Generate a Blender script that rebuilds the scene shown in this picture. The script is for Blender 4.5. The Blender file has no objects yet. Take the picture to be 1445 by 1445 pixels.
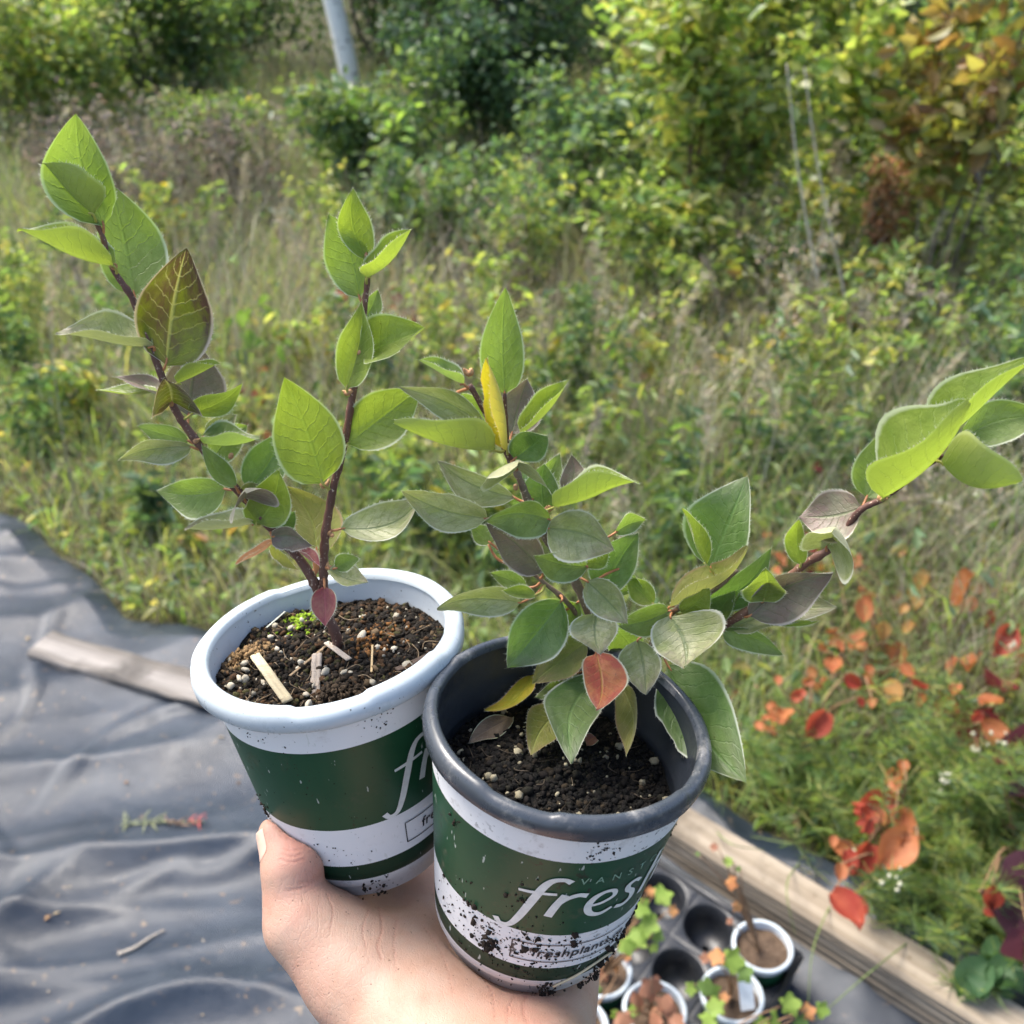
import bpy, math, random
import numpy as np
from mathutils import Vector, Matrix
R = math.radians
sc = bpy.context.scene
col = sc.collection
random.seed(7)
rng = np.random.default_rng(11)

# ------------------------------------------------------------------ camera, sky, sun, exposure
PITCH, CAM_H, FOC, CEN = R(32), 1.55, 1445.0, 722.5
cam_data = bpy.data.cameras.new('camera')
cam = bpy.data.objects.new('camera', cam_data)
col.objects.link(cam)
cam.location = (0, 0, CAM_H)
cam.rotation_euler = (math.pi / 2 - PITCH, 0, 0)
cam_data.sensor_width = 36
cam_data.lens = 36
cam_data.clip_start = 0.02
cam_data.clip_end = 600
cam_data.dof.use_dof = True
cam_data.dof.focus_distance = 0.40
cam_data.dof.aperture_fstop = 14.0
sc.camera = cam

SUN_EL, SUN_AZ = 57, -54          # azimuth from +Y, negative = to the left
world = bpy.data.worlds.new('World')
sc.world = world
world.use_nodes = True
wn = world.node_tree.nodes
wn.clear()
sky = wn.new('ShaderNodeTexSky')
sky.sky_type = 'NISHITA'
sky.sun_disc = False
sky.sun_elevation = R(SUN_EL)
sky.sun_rotation = R(SUN_AZ)
sky.air_density = 1.0
sky.dust_density = 4.0
sky.ozone_density = 1.0
bg = wn.new('ShaderNodeBackground')
bg.inputs['Strength'].default_value = 0.15
wo = wn.new('ShaderNodeOutputWorld')
world.node_tree.links.new(sky.outputs[0], bg.inputs[0])
world.node_tree.links.new(bg.outputs[0], wo.inputs[0])

sun_data = bpy.data.lights.new('sun', 'SUN')
sun_data.energy = 2.6
sun_data.angle = R(28)
sun_data.color = (1.0, 0.95, 0.87)
sun = bpy.data.objects.new('sun', sun_data)
col.objects.link(sun)
sd = Vector((math.sin(R(SUN_AZ)) * math.cos(R(SUN_EL)), math.cos(R(SUN_AZ)) * math.cos(R(SUN_EL)), math.sin(R(SUN_EL))))
sun.rotation_euler = (-sd).to_track_quat('-Z', 'Y').to_euler()
sun.location = sd * 30

sc.view_settings.view_transform = 'Standard'
sc.view_settings.look = 'None'
sc.view_settings.gamma = 1.0
sc.view_settings.use_curve_mapping = False
sc.view_settings.exposure = 1.36
sc.render.engine = 'CYCLES'
sc.cycles.use_denoising = True
sc.cycles.max_bounces = 7
sc.cycles.diffuse_bounces = 3
sc.cycles.transmission_bounces = 5
sc.cycles.transparent_max_bounces = 6
sc.cycles.use_adaptive_sampling = True
sc.cycles.adaptive_threshold = 0.015

# ------------------------------------------------------------------ pixel helpers
CP, SP = math.cos(PITCH), math.sin(PITCH)
def c2w(c):
    "camera space (right, down, forward) -> world"
    c = np.asarray(c, float)
    x, y, z = c[..., 0], c[..., 1], c[..., 2]
    return np.stack([x, z * CP - y * SP, CAM_H - z * SP - y * CP], -1)
def d2w(c):
    c = np.asarray(c, float)
    return c2w(c) - c2w(np.zeros(3))
def at(px, py, depth):
    return c2w(np.array([(px - CEN) / FOC * depth, (py - CEN) / FOC * depth, depth]))
def ray(px, py):
    u, v = (px - CEN) / FOC, (py - CEN) / FOC
    return np.array([u, CP - v * SP, -SP - v * CP])
def on_ground(px, py, z=0.0):
    d = ray(px, py)
    return np.array([0, 0, CAM_H]) + d * ((z - CAM_H) / d[2])
def on_slope(px, py, y0, z0, k):
    "where the pixel's ray meets the plane y = y0 + k (z - z0)"
    d = ray(px, py)
    t = (y0 + k * (CAM_H - z0)) / (d[1] - k * d[2])
    return np.array([0, 0, CAM_H]) + d * t, t

# ------------------------------------------------------------------ object helpers
def tag(o, label=None, cat=None, group=None, kind=None):
    if label: o['label'] = label
    if cat: o['category'] = cat
    if group: o['group'] = group
    if kind: o['kind'] = kind
    return o
def empty(name, loc=(0, 0, 0)):
    o = bpy.data.objects.new(name, None)
    o.empty_display_size = 0.02
    o.location = loc
    col.objects.link(o)
    return o
def link(name, me, mats, parent=None, smooth=True):
    o = bpy.data.objects.new(name, me)
    col.objects.link(o)
    for m in (mats if isinstance(mats, (list, tuple)) else [mats]):
        me.materials.append(m)
    if smooth and len(me.polygons):
        me.polygons.foreach_set('use_smooth', np.ones(len(me.polygons), bool))
    if parent is not None:
        o.parent = parent
        pl = Vector(parent.location)
        if parent.type == 'EMPTY' and parent.rotation_euler.to_quaternion().angle < 1e-6:
            o.location = -pl          # meshes are written in world space
    return o
def np_mesh(name, verts, faces, colors=None, uvs=None, attrs=None):
    "faces: (n,k) array; colors per vertex (n,3)"
    verts = np.asarray(verts, np.float32)
    faces = np.asarray(faces, np.int32)
    me = bpy.data.meshes.new(name)
    me.vertices.add(len(verts))
    me.vertices.foreach_set('co', verts.ravel())
    k = faces.shape[1]
    me.loops.add(faces.size)
    me.loops.foreach_set('vertex_index', faces.ravel())
    me.polygons.add(len(faces))
    me.polygons.foreach_set('loop_start', np.arange(0, faces.size, k, dtype=np.int32))
    me.update(calc_edges=True)
    if colors is not None:
        ca = me.attributes.new('Col', 'FLOAT_COLOR', 'POINT')
        c4 = np.ones((len(verts), 4), np.float32)
        c4[:, :3] = colors
        ca.data.foreach_set('color', c4.ravel())
    if uvs is not None:
        ua = me.attributes.new('lf', 'FLOAT_VECTOR', 'POINT')
        u3 = np.zeros((len(verts), 3), np.float32)
        u3[:, :uvs.shape[1]] = uvs
        ua.data.foreach_set('vector', u3.ravel())
    for nme, val in (attrs or {}).items():
        a = me.attributes.new(nme, 'FLOAT', 'POINT')
        a.data.foreach_set('value', np.asarray(val, np.float32))
    me.validate()
    return me
class MB:
    "collects quads / tris into one mesh"
    def __init__(s): s.v, s.f, s.m, s.n = [], [], [], 0
    def add(s, v, f, mat=0):
        s.v.append(np.asarray(v, float)); s.f += [tuple(int(i) + s.n for i in q) for q in f]
        s.m += [mat] * len(f); s.n += len(v)
    def tube(s, pts, rad, sides=8, mat=0, cap=True):
        pts = np.asarray(pts, float)
        n = len(pts)
        rad = np.broadcast_to(np.asarray(rad, float), (n,))
        tan = np.gradient(pts, axis=0)
        tan /= np.linalg.norm(tan, axis=1)[:, None] + 1e-12
        ref = np.array([0.3, 0.2, 0.93]) if abs(tan[0] @ np.array([0.3, 0.2, 0.93])) < 0.9 else np.array([1., 0, 0])
        u = np.cross(tan[0], ref); u /= np.linalg.norm(u)
        V = []
        for i in range(n):
            u = u - tan[i] * (u @ tan[i]); u /= np.linalg.norm(u) + 1e-12
            w = np.cross(tan[i], u)
            a = np.linspace(0, 2 * math.pi, sides, endpoint=False)[:, None]
            V.append(pts[i] + rad[i] * (np.cos(a) * u + np.sin(a) * w))
        F = [(i * sides + j, i * sides + (j + 1) % sides, (i + 1) * sides + (j + 1) % sides, (i + 1) * sides + j)
             for i in range(n - 1) for j in range(sides)]
        V = np.concatenate(V)
        if cap:
            F += [tuple(range(sides))[::-1], tuple((n - 1) * sides + j for j in range(sides))]
        s.add(V, F, mat)
    def box(s, lo, hi, M=None, mat=0):
        x0, y0, z0 = lo; x1, y1, z1 = hi
        v = np.array([(x, y, z) for z in (z0, z1) for y in (y0, y1) for x in (x0, x1)], float)
        if M is not None: v = np.array([tuple(M @ Vector(q)) for q in v])
        s.add(v, [(0, 2, 3, 1), (4, 5, 7, 6), (0, 1, 5, 4), (2, 6, 7, 3), (0, 4, 6, 2), (1, 3, 7, 5)], mat)
    def mesh(s, name):
        me = bpy.data.meshes.new(name)
        me.from_pydata([tuple(q) for q in np.concatenate(s.v)], [], s.f)
        me.update()
        return me
    def build(s, name, mats, parent=None, smooth=True):
        me = s.mesh(name)
        o = link(name, me, mats, parent, smooth)
        if max(s.m) > 0: me.polygons.foreach_set('material_index', np.array(s.m, np.int32))
        return o
def catmull(pts, n=8):
    P = np.asarray(pts, float)
    P = np.vstack([2 * P[0] - P[1], P, 2 * P[-1] - P[-2]])
    out = []
    for i in range(1, len(P) - 2):
        t = np.linspace(0, 1, n, endpoint=False)[:, None]
        a, b, c, d = P[i - 1], P[i], P[i + 1], P[i + 2]
        out.append(0.5 * (2 * b + (c - a) * t + (2 * a - 5 * b + 4 * c - d) * t ** 2 + (3 * b - a - 3 * c + d) * t ** 3))
    out.append(P[-2][None])
    return np.concatenate(out)
def vnoise(p, seed=0):
    "value noise, p (...,3) -> 0..1"
    p = np.asarray(p, float)
    i = np.floor(p).astype(np.int64); f = p - i
    f = f * f * (3 - 2 * f)
    def h(a):
        n = (a[..., 0] * 374761393 + a[..., 1] * 668265263 + a[..., 2] * 2147483647 + seed * 1274126177) & 0xffffffff
        n = ((n ^ (n >> 13)) * 1274126177) & 0xffffffff
        return ((n ^ (n >> 16)) & 0xffff) / 65535.0
    r = 0
    for dx in (0, 1):
        for dy in (0, 1):
            for dz in (0, 1):
                w = (f[..., 0] if dx else 1 - f[..., 0]) * (f[..., 1] if dy else 1 - f[..., 1]) * (f[..., 2] if dz else 1 - f[..., 2])
                r = r + w * h(i + np.array([dx, dy, dz]))
    return r
def fbm(p, oct=4, seed=0):
    r, a, tot = 0, 1.0, 0
    p = np.asarray(p, float)
    for o in range(oct):
        r = r + a * vnoise(p * 2 ** o, seed + o); tot += a; a *= 0.5
    return r / tot

# ------------------------------------------------------------------ material helpers
class NT:
    def __init__(s, name):
        s.m = bpy.data.materials.new(name); s.m.use_nodes = True
        s.t = s.m.node_tree; s.t.nodes.clear()
        s.out = s.n('ShaderNodeOutputMaterial')
    def n(s, typ, **kw):
        nd = s.t.nodes.new(typ)
        for k, v in kw.items():
            if hasattr(nd, k): setattr(nd, k, v)
            else: nd.inputs[k.replace('_', ' ')].default_value = v
        return nd
    def l(s, a, b): s.t.links.new(a, b)
    def setin(s, sock, v):
        if isinstance(v, bpy.types.NodeSocket): s.l(v, sock)
        elif v is not None:
            if sock.type == 'RGBA' and len(v) == 3: v = (*v, 1)
            sock.default_value = v
    def noise(s, scale, detail=4, rough=0.55, vec=None, dist=0.0):
        nd = s.n('ShaderNodeTexNoise'); nd.inputs['Scale'].default_value = scale
        nd.inputs['Detail'].default_value = detail; nd.inputs['Roughness'].default_value = rough
        nd.inputs['Distortion'].default_value = dist
        if vec is not None: s.l(vec, nd.inputs['Vector'])
        return nd.outputs['Fac']
    def ramp(s, fac, stops, interp='LINEAR'):
        nd = s.n('ShaderNodeValToRGB'); nd.color_ramp.interpolation = interp
        e = nd.color_ramp.elements
        while len(e) < len(stops): e.new(0.5)
        for el, (p, c) in zip(e, stops):
            el.position = p; el.color = (*c, 1) if len(c) == 3 else c
        s.l(fac, nd.inputs[0]); return nd.outputs[0]
    def mix(s, fac, a, b, mode='MIX'):
        nd = s.n('ShaderNodeMix'); nd.data_type = 'RGBA'; nd.blend_type = mode
        s.setin(nd.inputs[0], fac); s.setin(nd.inputs[6], a); s.setin(nd.inputs[7], b)
        return nd.outputs[2]
    def math(s, op, a, b=None, c=None, clamp=False):
        nd = s.n('ShaderNodeMath'); nd.operation = op; nd.use_clamp = clamp
        s.setin(nd.inputs[0], a)
        if b is not None: s.setin(nd.inputs[1], b)
        if c is not None: s.setin(nd.inputs[2], c)
        return nd.outputs[0]
    def step(s, x, a, b):
        nd = s.n('ShaderNodeMapRange'); nd.interpolation_type = 'SMOOTHSTEP'
        s.setin(nd.inputs[0], x); nd.inputs[1].default_value = a; nd.inputs[2].default_value = b
        return nd.outputs[0]
    def sep(s, v):
        nd = s.n('ShaderNodeSeparateXYZ'); s.l(v, nd.inputs[0]); return nd.outputs
    def obj(s): return s.n('ShaderNodeTexCoord').outputs['Object']
    def geo(s): return s.n('ShaderNodeNewGeometry')
    def bump(s, h, strength=0.3, dist=0.002, nrm=None):
        nd = s.n('ShaderNodeBump'); nd.inputs['Strength'].default_value = strength
        nd.inputs['Distance'].default_value = dist; s.setin(nd.inputs['Height'], h)
        if nrm is not None: s.l(nrm, nd.inputs['Normal'])
        return nd.outputs[0]
    def pbr(s, base, rough=0.5, spec=0.5, normal=None, **kw):
        nd = s.n('ShaderNodeBsdfPrincipled')
        s.setin(nd.inputs['Base Color'], base); s.setin(nd.inputs['Roughness'], rough)
        nd.inputs['Specular IOR Level'].default_value = spec
        if normal is not None: s.l(normal, nd.inputs['Normal'])
        for k, v in kw.items(): s.setin(nd.inputs[k.replace('_', ' ')], v)
        return nd.outputs[0]
    def transl(s, colr, normal=None):
        nd = s.n('ShaderNodeBsdfTranslucent'); s.setin(nd.inputs[0], colr)
        if normal is not None: s.l(normal, nd.inputs['Normal'])
        return nd.outputs[0]
    def mixs(s, fac, a, b):
        nd = s.n('ShaderNodeMixShader'); s.setin(nd.inputs[0], fac); s.l(a, nd.inputs[1]); s.l(b, nd.inputs[2])
        return nd.outputs[0]
    def done(s, sh):
        s.l(sh, s.out.inputs['Surface']); return s.m
def simple(name, c, rough=0.6, spec=0.4, var=0.25, scale=40, bump=0.0, bscale=None, bdist=0.001):
    t = NT(name); o = t.obj()
    f = t.noise(scale, 5, 0.6, o)
    lo = tuple(x * (1 - var) for x in c); hi = tuple(min(1, x * (1 + var)) for x in c)
    b = t.ramp(f, [(0.3, lo), (0.7, hi)])
    nrm = t.bump(t.noise(bscale or scale * 3, 4, 0.6, o), bump, bdist) if bump else None
    return t.done(t.pbr(b, rough, spec, nrm))
def foliage_mat(name, trans=0.35, rough=0.5, spec=0.35, tint=(1.5, 1.5, 0.6)):
    "colour per leaf from the mesh attribute Col"
    t = NT(name)
    a = t.n('ShaderNodeAttribute'); a.attribute_name = 'Col'
    o = t.obj()
    c = t.mix(t.noise(60, 2, 0.5, o), a.outputs['Color'], (0.55, 0.55, 0.5), 'MULTIPLY')
    c = t.mix(0.45, a.outputs['Color'], c)
    tr = t.mix(1.0, c, tint, 'MULTIPLY')
    return t.done(t.mixs(trans, t.pbr(c, rough, spec), t.transl(tr)))

# ------------------------------------------------------------------ ground
def m_ground():
    t = NT('meadow_soil'); o = t.obj()
    b = t.ramp(t.noise(3, 8, 0.65, o), [(0.3, (0.035, 0.03, 0.02)), (0.5, (0.06, 0.06, 0.03)), (0.7, (0.12, 0.1, 0.06))])
    return t.done(t.pbr(b, 0.95, 0.1, t.bump(t.noise(40, 6, 0.7, o), 0.6, 0.02)))
gx = np.concatenate([np.linspace(-300, -12, 12), np.linspace(-11, 11, 60), np.linspace(12, 300, 12)])
gy = np.concatenate([np.linspace(-300, -4, 10), np.linspace(-3, 18, 60), np.linspace(19, 300, 14)])
GX, GY = np.meshgrid(gx, gy)
GZ = (fbm(np.stack([GX * 0.5, GY * 0.5, GX * 0], -1), 3, 5) - 0.5) * 0.10 * np.clip((np.hypot(GX, GY) - 2.6) / 4, 0, 1) - 0.004
nx, ny = len(gx), len(gy)
def grid_faces(nx, ny):
    i = np.arange(ny - 1)[:, None] * nx + np.arange(nx - 1)[None]
    return np.stack([i, i + 1, i + nx + 1, i + nx], -1).reshape(-1, 4)
me = np_mesh('ground', np.stack([GX, GY, GZ], -1).reshape(-1, 3), grid_faces(nx, ny))
tag(link('ground', me, m_ground()), 'dark soil of the meadow under grass and weeds', kind='structure')

# ------------------------------------------------------------------ landscape fabric on the ground
EDGE_X = np.array([-4, -2.4, -1.475, -1.2, -0.944, -0.732, -0.45, -0.133, 0.12, 0.42, 0.86, 1.5, 3.0])
EDGE_Y = np.array([4.9, 3.45, 2.50, 2.24, 2.00, 1.93, 1.9, 1.80, 1.64, 1.40, 1.00, 0.45, -0.8])
def mat_edge(x):
    return np.interp(x, EDGE_X, EDGE_Y) + 0.014 * np.sin(x * 9.1) + 0.012 * np.sin(x * 23 + 1)
def mat_height(X, Y):
    P = np.stack([X, Y, X * 0], -1)
    w = (fbm(P * 1.6, 3, 21) - 0.5)
    z = 0.012 + 0.05 * (fbm(P * 1.3 + 7, 3, 3) - 0.4)
    # long soft pleats that run up to the right
    for k, (ang, fr, am, sd_) in enumerate([(28, 2.1, 0.060, 1), (20, 4.3, 0.030, 2), (48, 3.1, 0.030, 3), (5, 6.5, 0.010, 6)]):
        a = R(ang)
        q = (-X * math.sin(a) + Y * math.cos(a)) * fr + 1.6 * (fbm(P * 0.9 + 3 * k, 3, 30 + sd_) - 0.5) * 2
        rd = 1 - np.abs(2 * (q - np.floor(q)) - 1)
        m = np.clip(fbm(P * 1.1 + 11 * k, 2, 50 + sd_) * 2.4 - 0.75, 0, 1)
        z = z + am * m * rd ** 2.4
    z = z + 0.006 * fbm(P * 9, 4, 70)
    # sharp creases: thin folds of fabric
    for k, (ang, fr, am) in enumerate([(33, 1.7, 0.013), (62, 2.2, 0.009), (12, 2.9, 0.008), (-25, 2.0, 0.006)]):
        a = R(ang); q = (-X * math.sin(a) + Y * math.cos(a)) * fr + 2.4 * (fbm(P * 1.4 + 5 * k, 4, 90 + k) - 0.5)
        rd = np.abs(2 * (q - np.floor(q)) - 1); m = np.clip(fbm(P * 1.7 + 3 * k, 2, 95 + k) * 3.2 - 1.2, 0, 1)
        z = z + am * m * np.exp(-(rd / 0.13) ** 2) - 0.4 * am * m * np.exp(-((rd - 0.24) / 0.12) ** 2)
    z = z + 0.035 * np.exp(-((X + 0.62) ** 2 / 0.03 + (Y - 1.80) ** 2 / 0.008))
    flat = np.clip(1 - np.hypot((X - 0.26) / 0.45, (Y - 0.95) / 0.45), 0, 1)
    z = z * (1 - 0.9 * np.clip(flat * 2.0, 0, 1)) + 0.002
    return np.maximum(z, 0.003)
def m_mat():
    t = NT('landscape_fabric'); o = t.obj()
    d = t.noise(2.2, 7, 0.62, o, 0.4)
    d2 = t.noise(14, 6, 0.7, o)
    b = t.ramp(d, [(0.34, (0.004, 0.009, 0.018)), (0.50, (0.012, 0.020, 0.034)), (0.66, (0.038, 0.049, 0.066))])  # pale dust, with sky sheen and fold darkness also put into the tone
    b = t.mix(t.step(d2, 0.56, 0.85), b, (0.042, 0.05, 0.06))
    b = t.mix(t.step(t.noise(55, 3, 0.6, o), 0.64, 0.72), b, (0.14, 0.10, 0.065))
    wv = t.n('ShaderNodeTexWave'); wv.inputs['Scale'].default_value = 190; wv.inputs['Distortion'].default_value = 0.4
    t.l(o, wv.inputs['Vector'])
    h = t.math('ADD', t.math('MULTIPLY', wv.outputs['Fac'], 0.15), t.noise(26, 6, 0.6, o))
    return t.done(t.pbr(b, t.ramp(d2, [(0.3, (0.34,) * 3), (0.7, (0.54,) * 3)]), 0.5, t.bump(h, 0.35, 0.006)))
nx, ny = 460, 360
U, V = np.meshgrid(np.linspace(0, 1, nx), np.linspace(0, 1, ny))
MX = -3.6 + 6.2 * U
MY = -1.6 + (mat_edge(MX) + 1.6) * V
MZ = mat_height(MX, MY) * np.clip((1 - V) * 30 + 0.25, 0, 1)
me = np_mesh('landscape_fabric', np.stack([MX, MY, MZ], -1).reshape(-1, 3), grid_faces(nx, ny))
fab = link('landscape_fabric', me, m_mat())
tag(fab, 'wrinkled dusty black weed barrier fabric spread over the ground', 'ground sheet')
# grit and leaf litter lying on it
lr = np.random.default_rng(66); nl = 900
lx = -1.7 + 2.6 * lr.random(nl); ly = 0.5 + (mat_edge(lx) - 0.55) * lr.random(nl) ** 0.55
keep = (lr.random(nl) < np.clip(1.7 * fbm(np.stack([lx * 2.2, ly * 2.2, lx * 0], -1), 3, 12) - 0.45, 0.03, 1)); lx, ly = lx[keep], ly[keep]; nl = len(lx)
lz = mat_height(lx[None], ly[None])[0] + 0.002
ang = lr.random(nl) * 6.28; ls = 0.0015 + 0.008 * lr.random(nl) ** 4; la = np.stack([np.cos(ang), np.sin(ang), 0.2 * lr.normal(size=nl)], -1) * ls[:, None]; lb = np.stack([-np.sin(ang), np.cos(ang), 0.2 * lr.normal(size=nl)], -1) * (ls * (0.2 + 0.5 * lr.random(nl)))[:, None]
lc = np.stack([lx, ly, lz], -1); LV = np.stack([lc - la, lc - lb + [0, 0, 0.0008], lc + la, lc + lb + [0, 0, 0.0008]], 1).reshape(-1, 3)
LF = (np.array([0, 1, 2, 3])[None] + 4 * np.arange(nl)[:, None])
LC = np.array([(0.22, 0.14, 0.08), (0.30, 0.24, 0.15), (0.12, 0.08, 0.05), (0.25, 0.22, 0.18)])[lr.integers(0, 4, nl)]
tl = NT('litter'); al = tl.n('ShaderNodeAttribute'); al.attribute_name = 'Col'
tag(link('leaf_litter', np_mesh('leaf_litter', LV, LF, np.repeat(LC, 4, 0)), tl.done(tl.pbr(al.outputs['Color'], 0.9, 0.1))), 'grit and brown leaf scraps strewn over the black fabric', kind='stuff')

# ------------------------------------------------------------------ timbers
def m_wood(name, c0, c1, c2, gs=1.0):
    t = NT(name); o = t.obj()
    mp = t.n('ShaderNodeMapping'); mp.inputs['Scale'].default_value = (1.2, 55 * gs, 55 * gs); t.l(o, mp.inputs[0])
    g = t.noise(1.0, 6, 0.65, mp.outputs[0], 0.6)
    big = t.noise(6, 5, 0.6, o)
    b = t.ramp(g, [(0.32, c0), (0.5, c1), (0.68, c2)])
    b = t.mix(t.step(big, 0.45, 0.66), b, tuple(x * 0.5 for x in c1))
    b = t.mix(t.step(t.noise(90, 3, 0.6, o), 0.66, 0.75), b, (0.12, 0.09, 0.06))
    return t.done(t.pbr(b, 0.8, 0.25, t.bump(g, 0.5, 0.003)))
def timber(name, a, b, width, height, mat, z=0.0, grooves=0, rough=0.002):
    "a, b: ends of the near bottom edge; the beam lies to the far side"
    a = np.array([a[0], a[1], z]); b = np.array([b[0], b[1], z])
    L = np.linalg.norm(b - a); ax = (b - a) / L; n = np.array([-ax[1], ax[0], 0.0])
    if n[1] < 0: n = -n
    up = np.array([0, 0, 1.0])
    bev = 0.006
    prof = [(bev, 0), (0, bev)]
    if grooves:
        for k in range(grooves):
            zc = bev + (height - 2 * bev) * (k + 0.5) / grooves
            prof += [(0, zc - 0.0035), (0.0025, zc - 0.002), (0.0025, zc + 0.002), (0, zc + 0.0035)]
    prof += [(0, height - bev), (bev, height), (width - bev, height), (width, height - bev), (width, bev), (width - bev, 0)]
    prof = np.array(prof); m = len(prof); ns = 60
    Vv = []
    for i in range(ns + 1):
        s = L * i / ns
        wob = (fbm(np.array([[s * 9, k * 0.7, 3.0] for k in range(m)]), 3, 9) - 0.5) * rough * 2
        for k, (p, q) in enumerate(prof):
            Vv.append([s, p + wob[k], q + wob[k] * 0.7])
    F = [(i * m + k, i * m + (k + 1) % m, (i + 1) * m + (k + 1) % m, (i + 1) * m + k) for i in range(ns) for k in range(m)]
    F += [tuple(range(m)), tuple(ns * m + k for k in range(m))[::-1]]
    mb = MB(); mb.add(np.array(Vv), F)
    o = mb.build(name, mat, None, smooth=False)
    M = Matrix(((ax[0], n[0], 0, a[0]), (ax[1], n[1], 0, a[1]), (0, 0, 1, a[2]), (0, 0, 0, 1)))
    o.matrix_world = M
    return o
beam_mat = m_wood('weathered_pine', (0.12, 0.095, 0.07), (0.23, 0.19, 0.14), (0.33, 0.285, 0.225))
pa, pb = np.array([0.278, 1.263]), np.array([0.638, 0.947])
dr = (pb - pa) / np.linalg.norm(pb - pa)
b1 = timber('wooden_beam', pa - dr * 0.55, pb + dr * 0.75, 0.075, 0.082, beam_mat, 0.006, grooves=4)
tag(b1, 'pale grooved wooden beam lying beside the tray of small pots', 'beam')
old_mat = m_wood('bleached_board', (0.07, 0.06, 0.05), (0.17, 0.155, 0.14), (0.29, 0.27, 0.25), 0.6)
b2 = timber('wooden_board', (-1.10, 1.795), (-0.42, 1.53), 0.085, 0.022, old_mat, 0.030, rough=0.009)
tag(b2, 'bleached dirty board lying on the wrinkled black fabric', 'board')

# ------------------------------------------------------------------ debris on the fabric
def mat_z(x, y): return float(mat_height(np.array([[x]]), np.array([[y]]))[0, 0])
tw = MB()
q0, q1 = on_ground(180, 1195)[:2], on_ground(295, 1190)[:2]
for k in range(26):
    f = k / 25; p = q0 + (q1 - q0) * f + rng.normal(0, 0.006, 2)
    z = mat_z(*p) + 0.004 + rng.random() * 0.006
    d = rng.normal(0, 1, 3); d[2] = abs(d[2]) * 0.5; d[:2] += (q1 - q0) / np.linalg.norm(q1 - q0); d /= np.linalg.norm(d)
    e = np.array([p[0], p[1], z])
    tw.tube([e, e + d * 0.012 + [0, 0, 0.002], e + d * 0.024], [0.0016, 0.0014, 0.0004], 5, mat=0 if f < 0.5 else (1 if f < 0.8 else 2))
tw.tube([[*(q0 + (q1 - q0) * f), mat_z(*(q0 + (q1 - q0) * f)) + 0.004] for f in np.linspace(0, 1, 9)], 0.0017, 5)
tag(tw.build('dry_sprig', [simple('sprig_green', (0.22, 0.24, 0.12)), simple('sprig_brown', (0.3, 0.19, 0.12)), simple('sprig_red', (0.55, 0.12, 0.1))]),
    'dry sprig with a pink end lying on the black fabric', 'sprig')
tw = MB()
q0, q1 = on_ground(178, 1380)[:2], on_ground(240, 1335)[:2]
tw.tube(catmull([[*(q0 + (q1 - q0) * f + np.array([0.004 * math.sin(f * 6), 0])), mat_z(*(q0 + (q1 - q0) * f)) + 0.004] for f in np.linspace(0, 1, 5)], 5), np.linspace(0.004, 0.0015, 21), 6)
tag(tw.build('dead_twig', simple('dead_stem', (0.34, 0.30, 0.25), scale=200)), 'short dead grey stem lying on the black fabric', 'twig')

# ------------------------------------------------------------------ flower pots
POT_H = 0.1133
AX_A = np.array([0.1153, 0.8996, 0.4212]); C_A = np.array([-0.0783, 0.0506, 0.4334])
AX_B = np.array([-0.1389, 0.8705, 0.4721]); C_B = np.array([0.0219, 0.0774, 0.3905])
def pot_frame(c, ax):
    "object matrix: origin at the rim centre, +Z up out of the opening, -Y towards the camera"
    z = -d2w(ax); z /= np.linalg.norm(z)
    x = np.array([1.0, 0, 0]); x -= z * (x @ z); x /= np.linalg.norm(x)
    y = np.cross(z, x); o = c2w(c)
    return Matrix(((x[0], y[0], z[0], o[0]), (x[1], y[1], z[1], o[1]), (x[2], y[2], z[2], o[2]), (0, 0, 0, 1)))
RB_TOP, RB_BOT = 0.0518, 0.0395
def body_r(z):
    "outer radius of the wall at local height z (0 at the rim top, negative down)"
    return RB_TOP + (RB_BOT - RB_TOP) * np.clip((-z - 0.010) / (POT_H - 0.010), 0, 1)
def lathe(prof, seg=96, mod=None):
    prof = np.asarray(prof, float); m = len(prof)
    a = np.linspace(0, 2 * math.pi, seg, endpoint=False)
    V = []
    for t in a:
        r = prof[:, 0].copy(); z = prof[:, 1].copy()
        if mod is not None: r, z = mod(t, r, z)
        V.append(np.stack([r * math.sin(t), -r * math.cos(t), z], -1))
    V = np.concatenate(V)
    F = [(i * m + k, ((i + 1) % seg) * m + k, ((i + 1) % seg) * m + k + 1, i * m + k + 1) for i in range(seg) for k in range(m - 1)]
    return V, F
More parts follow.
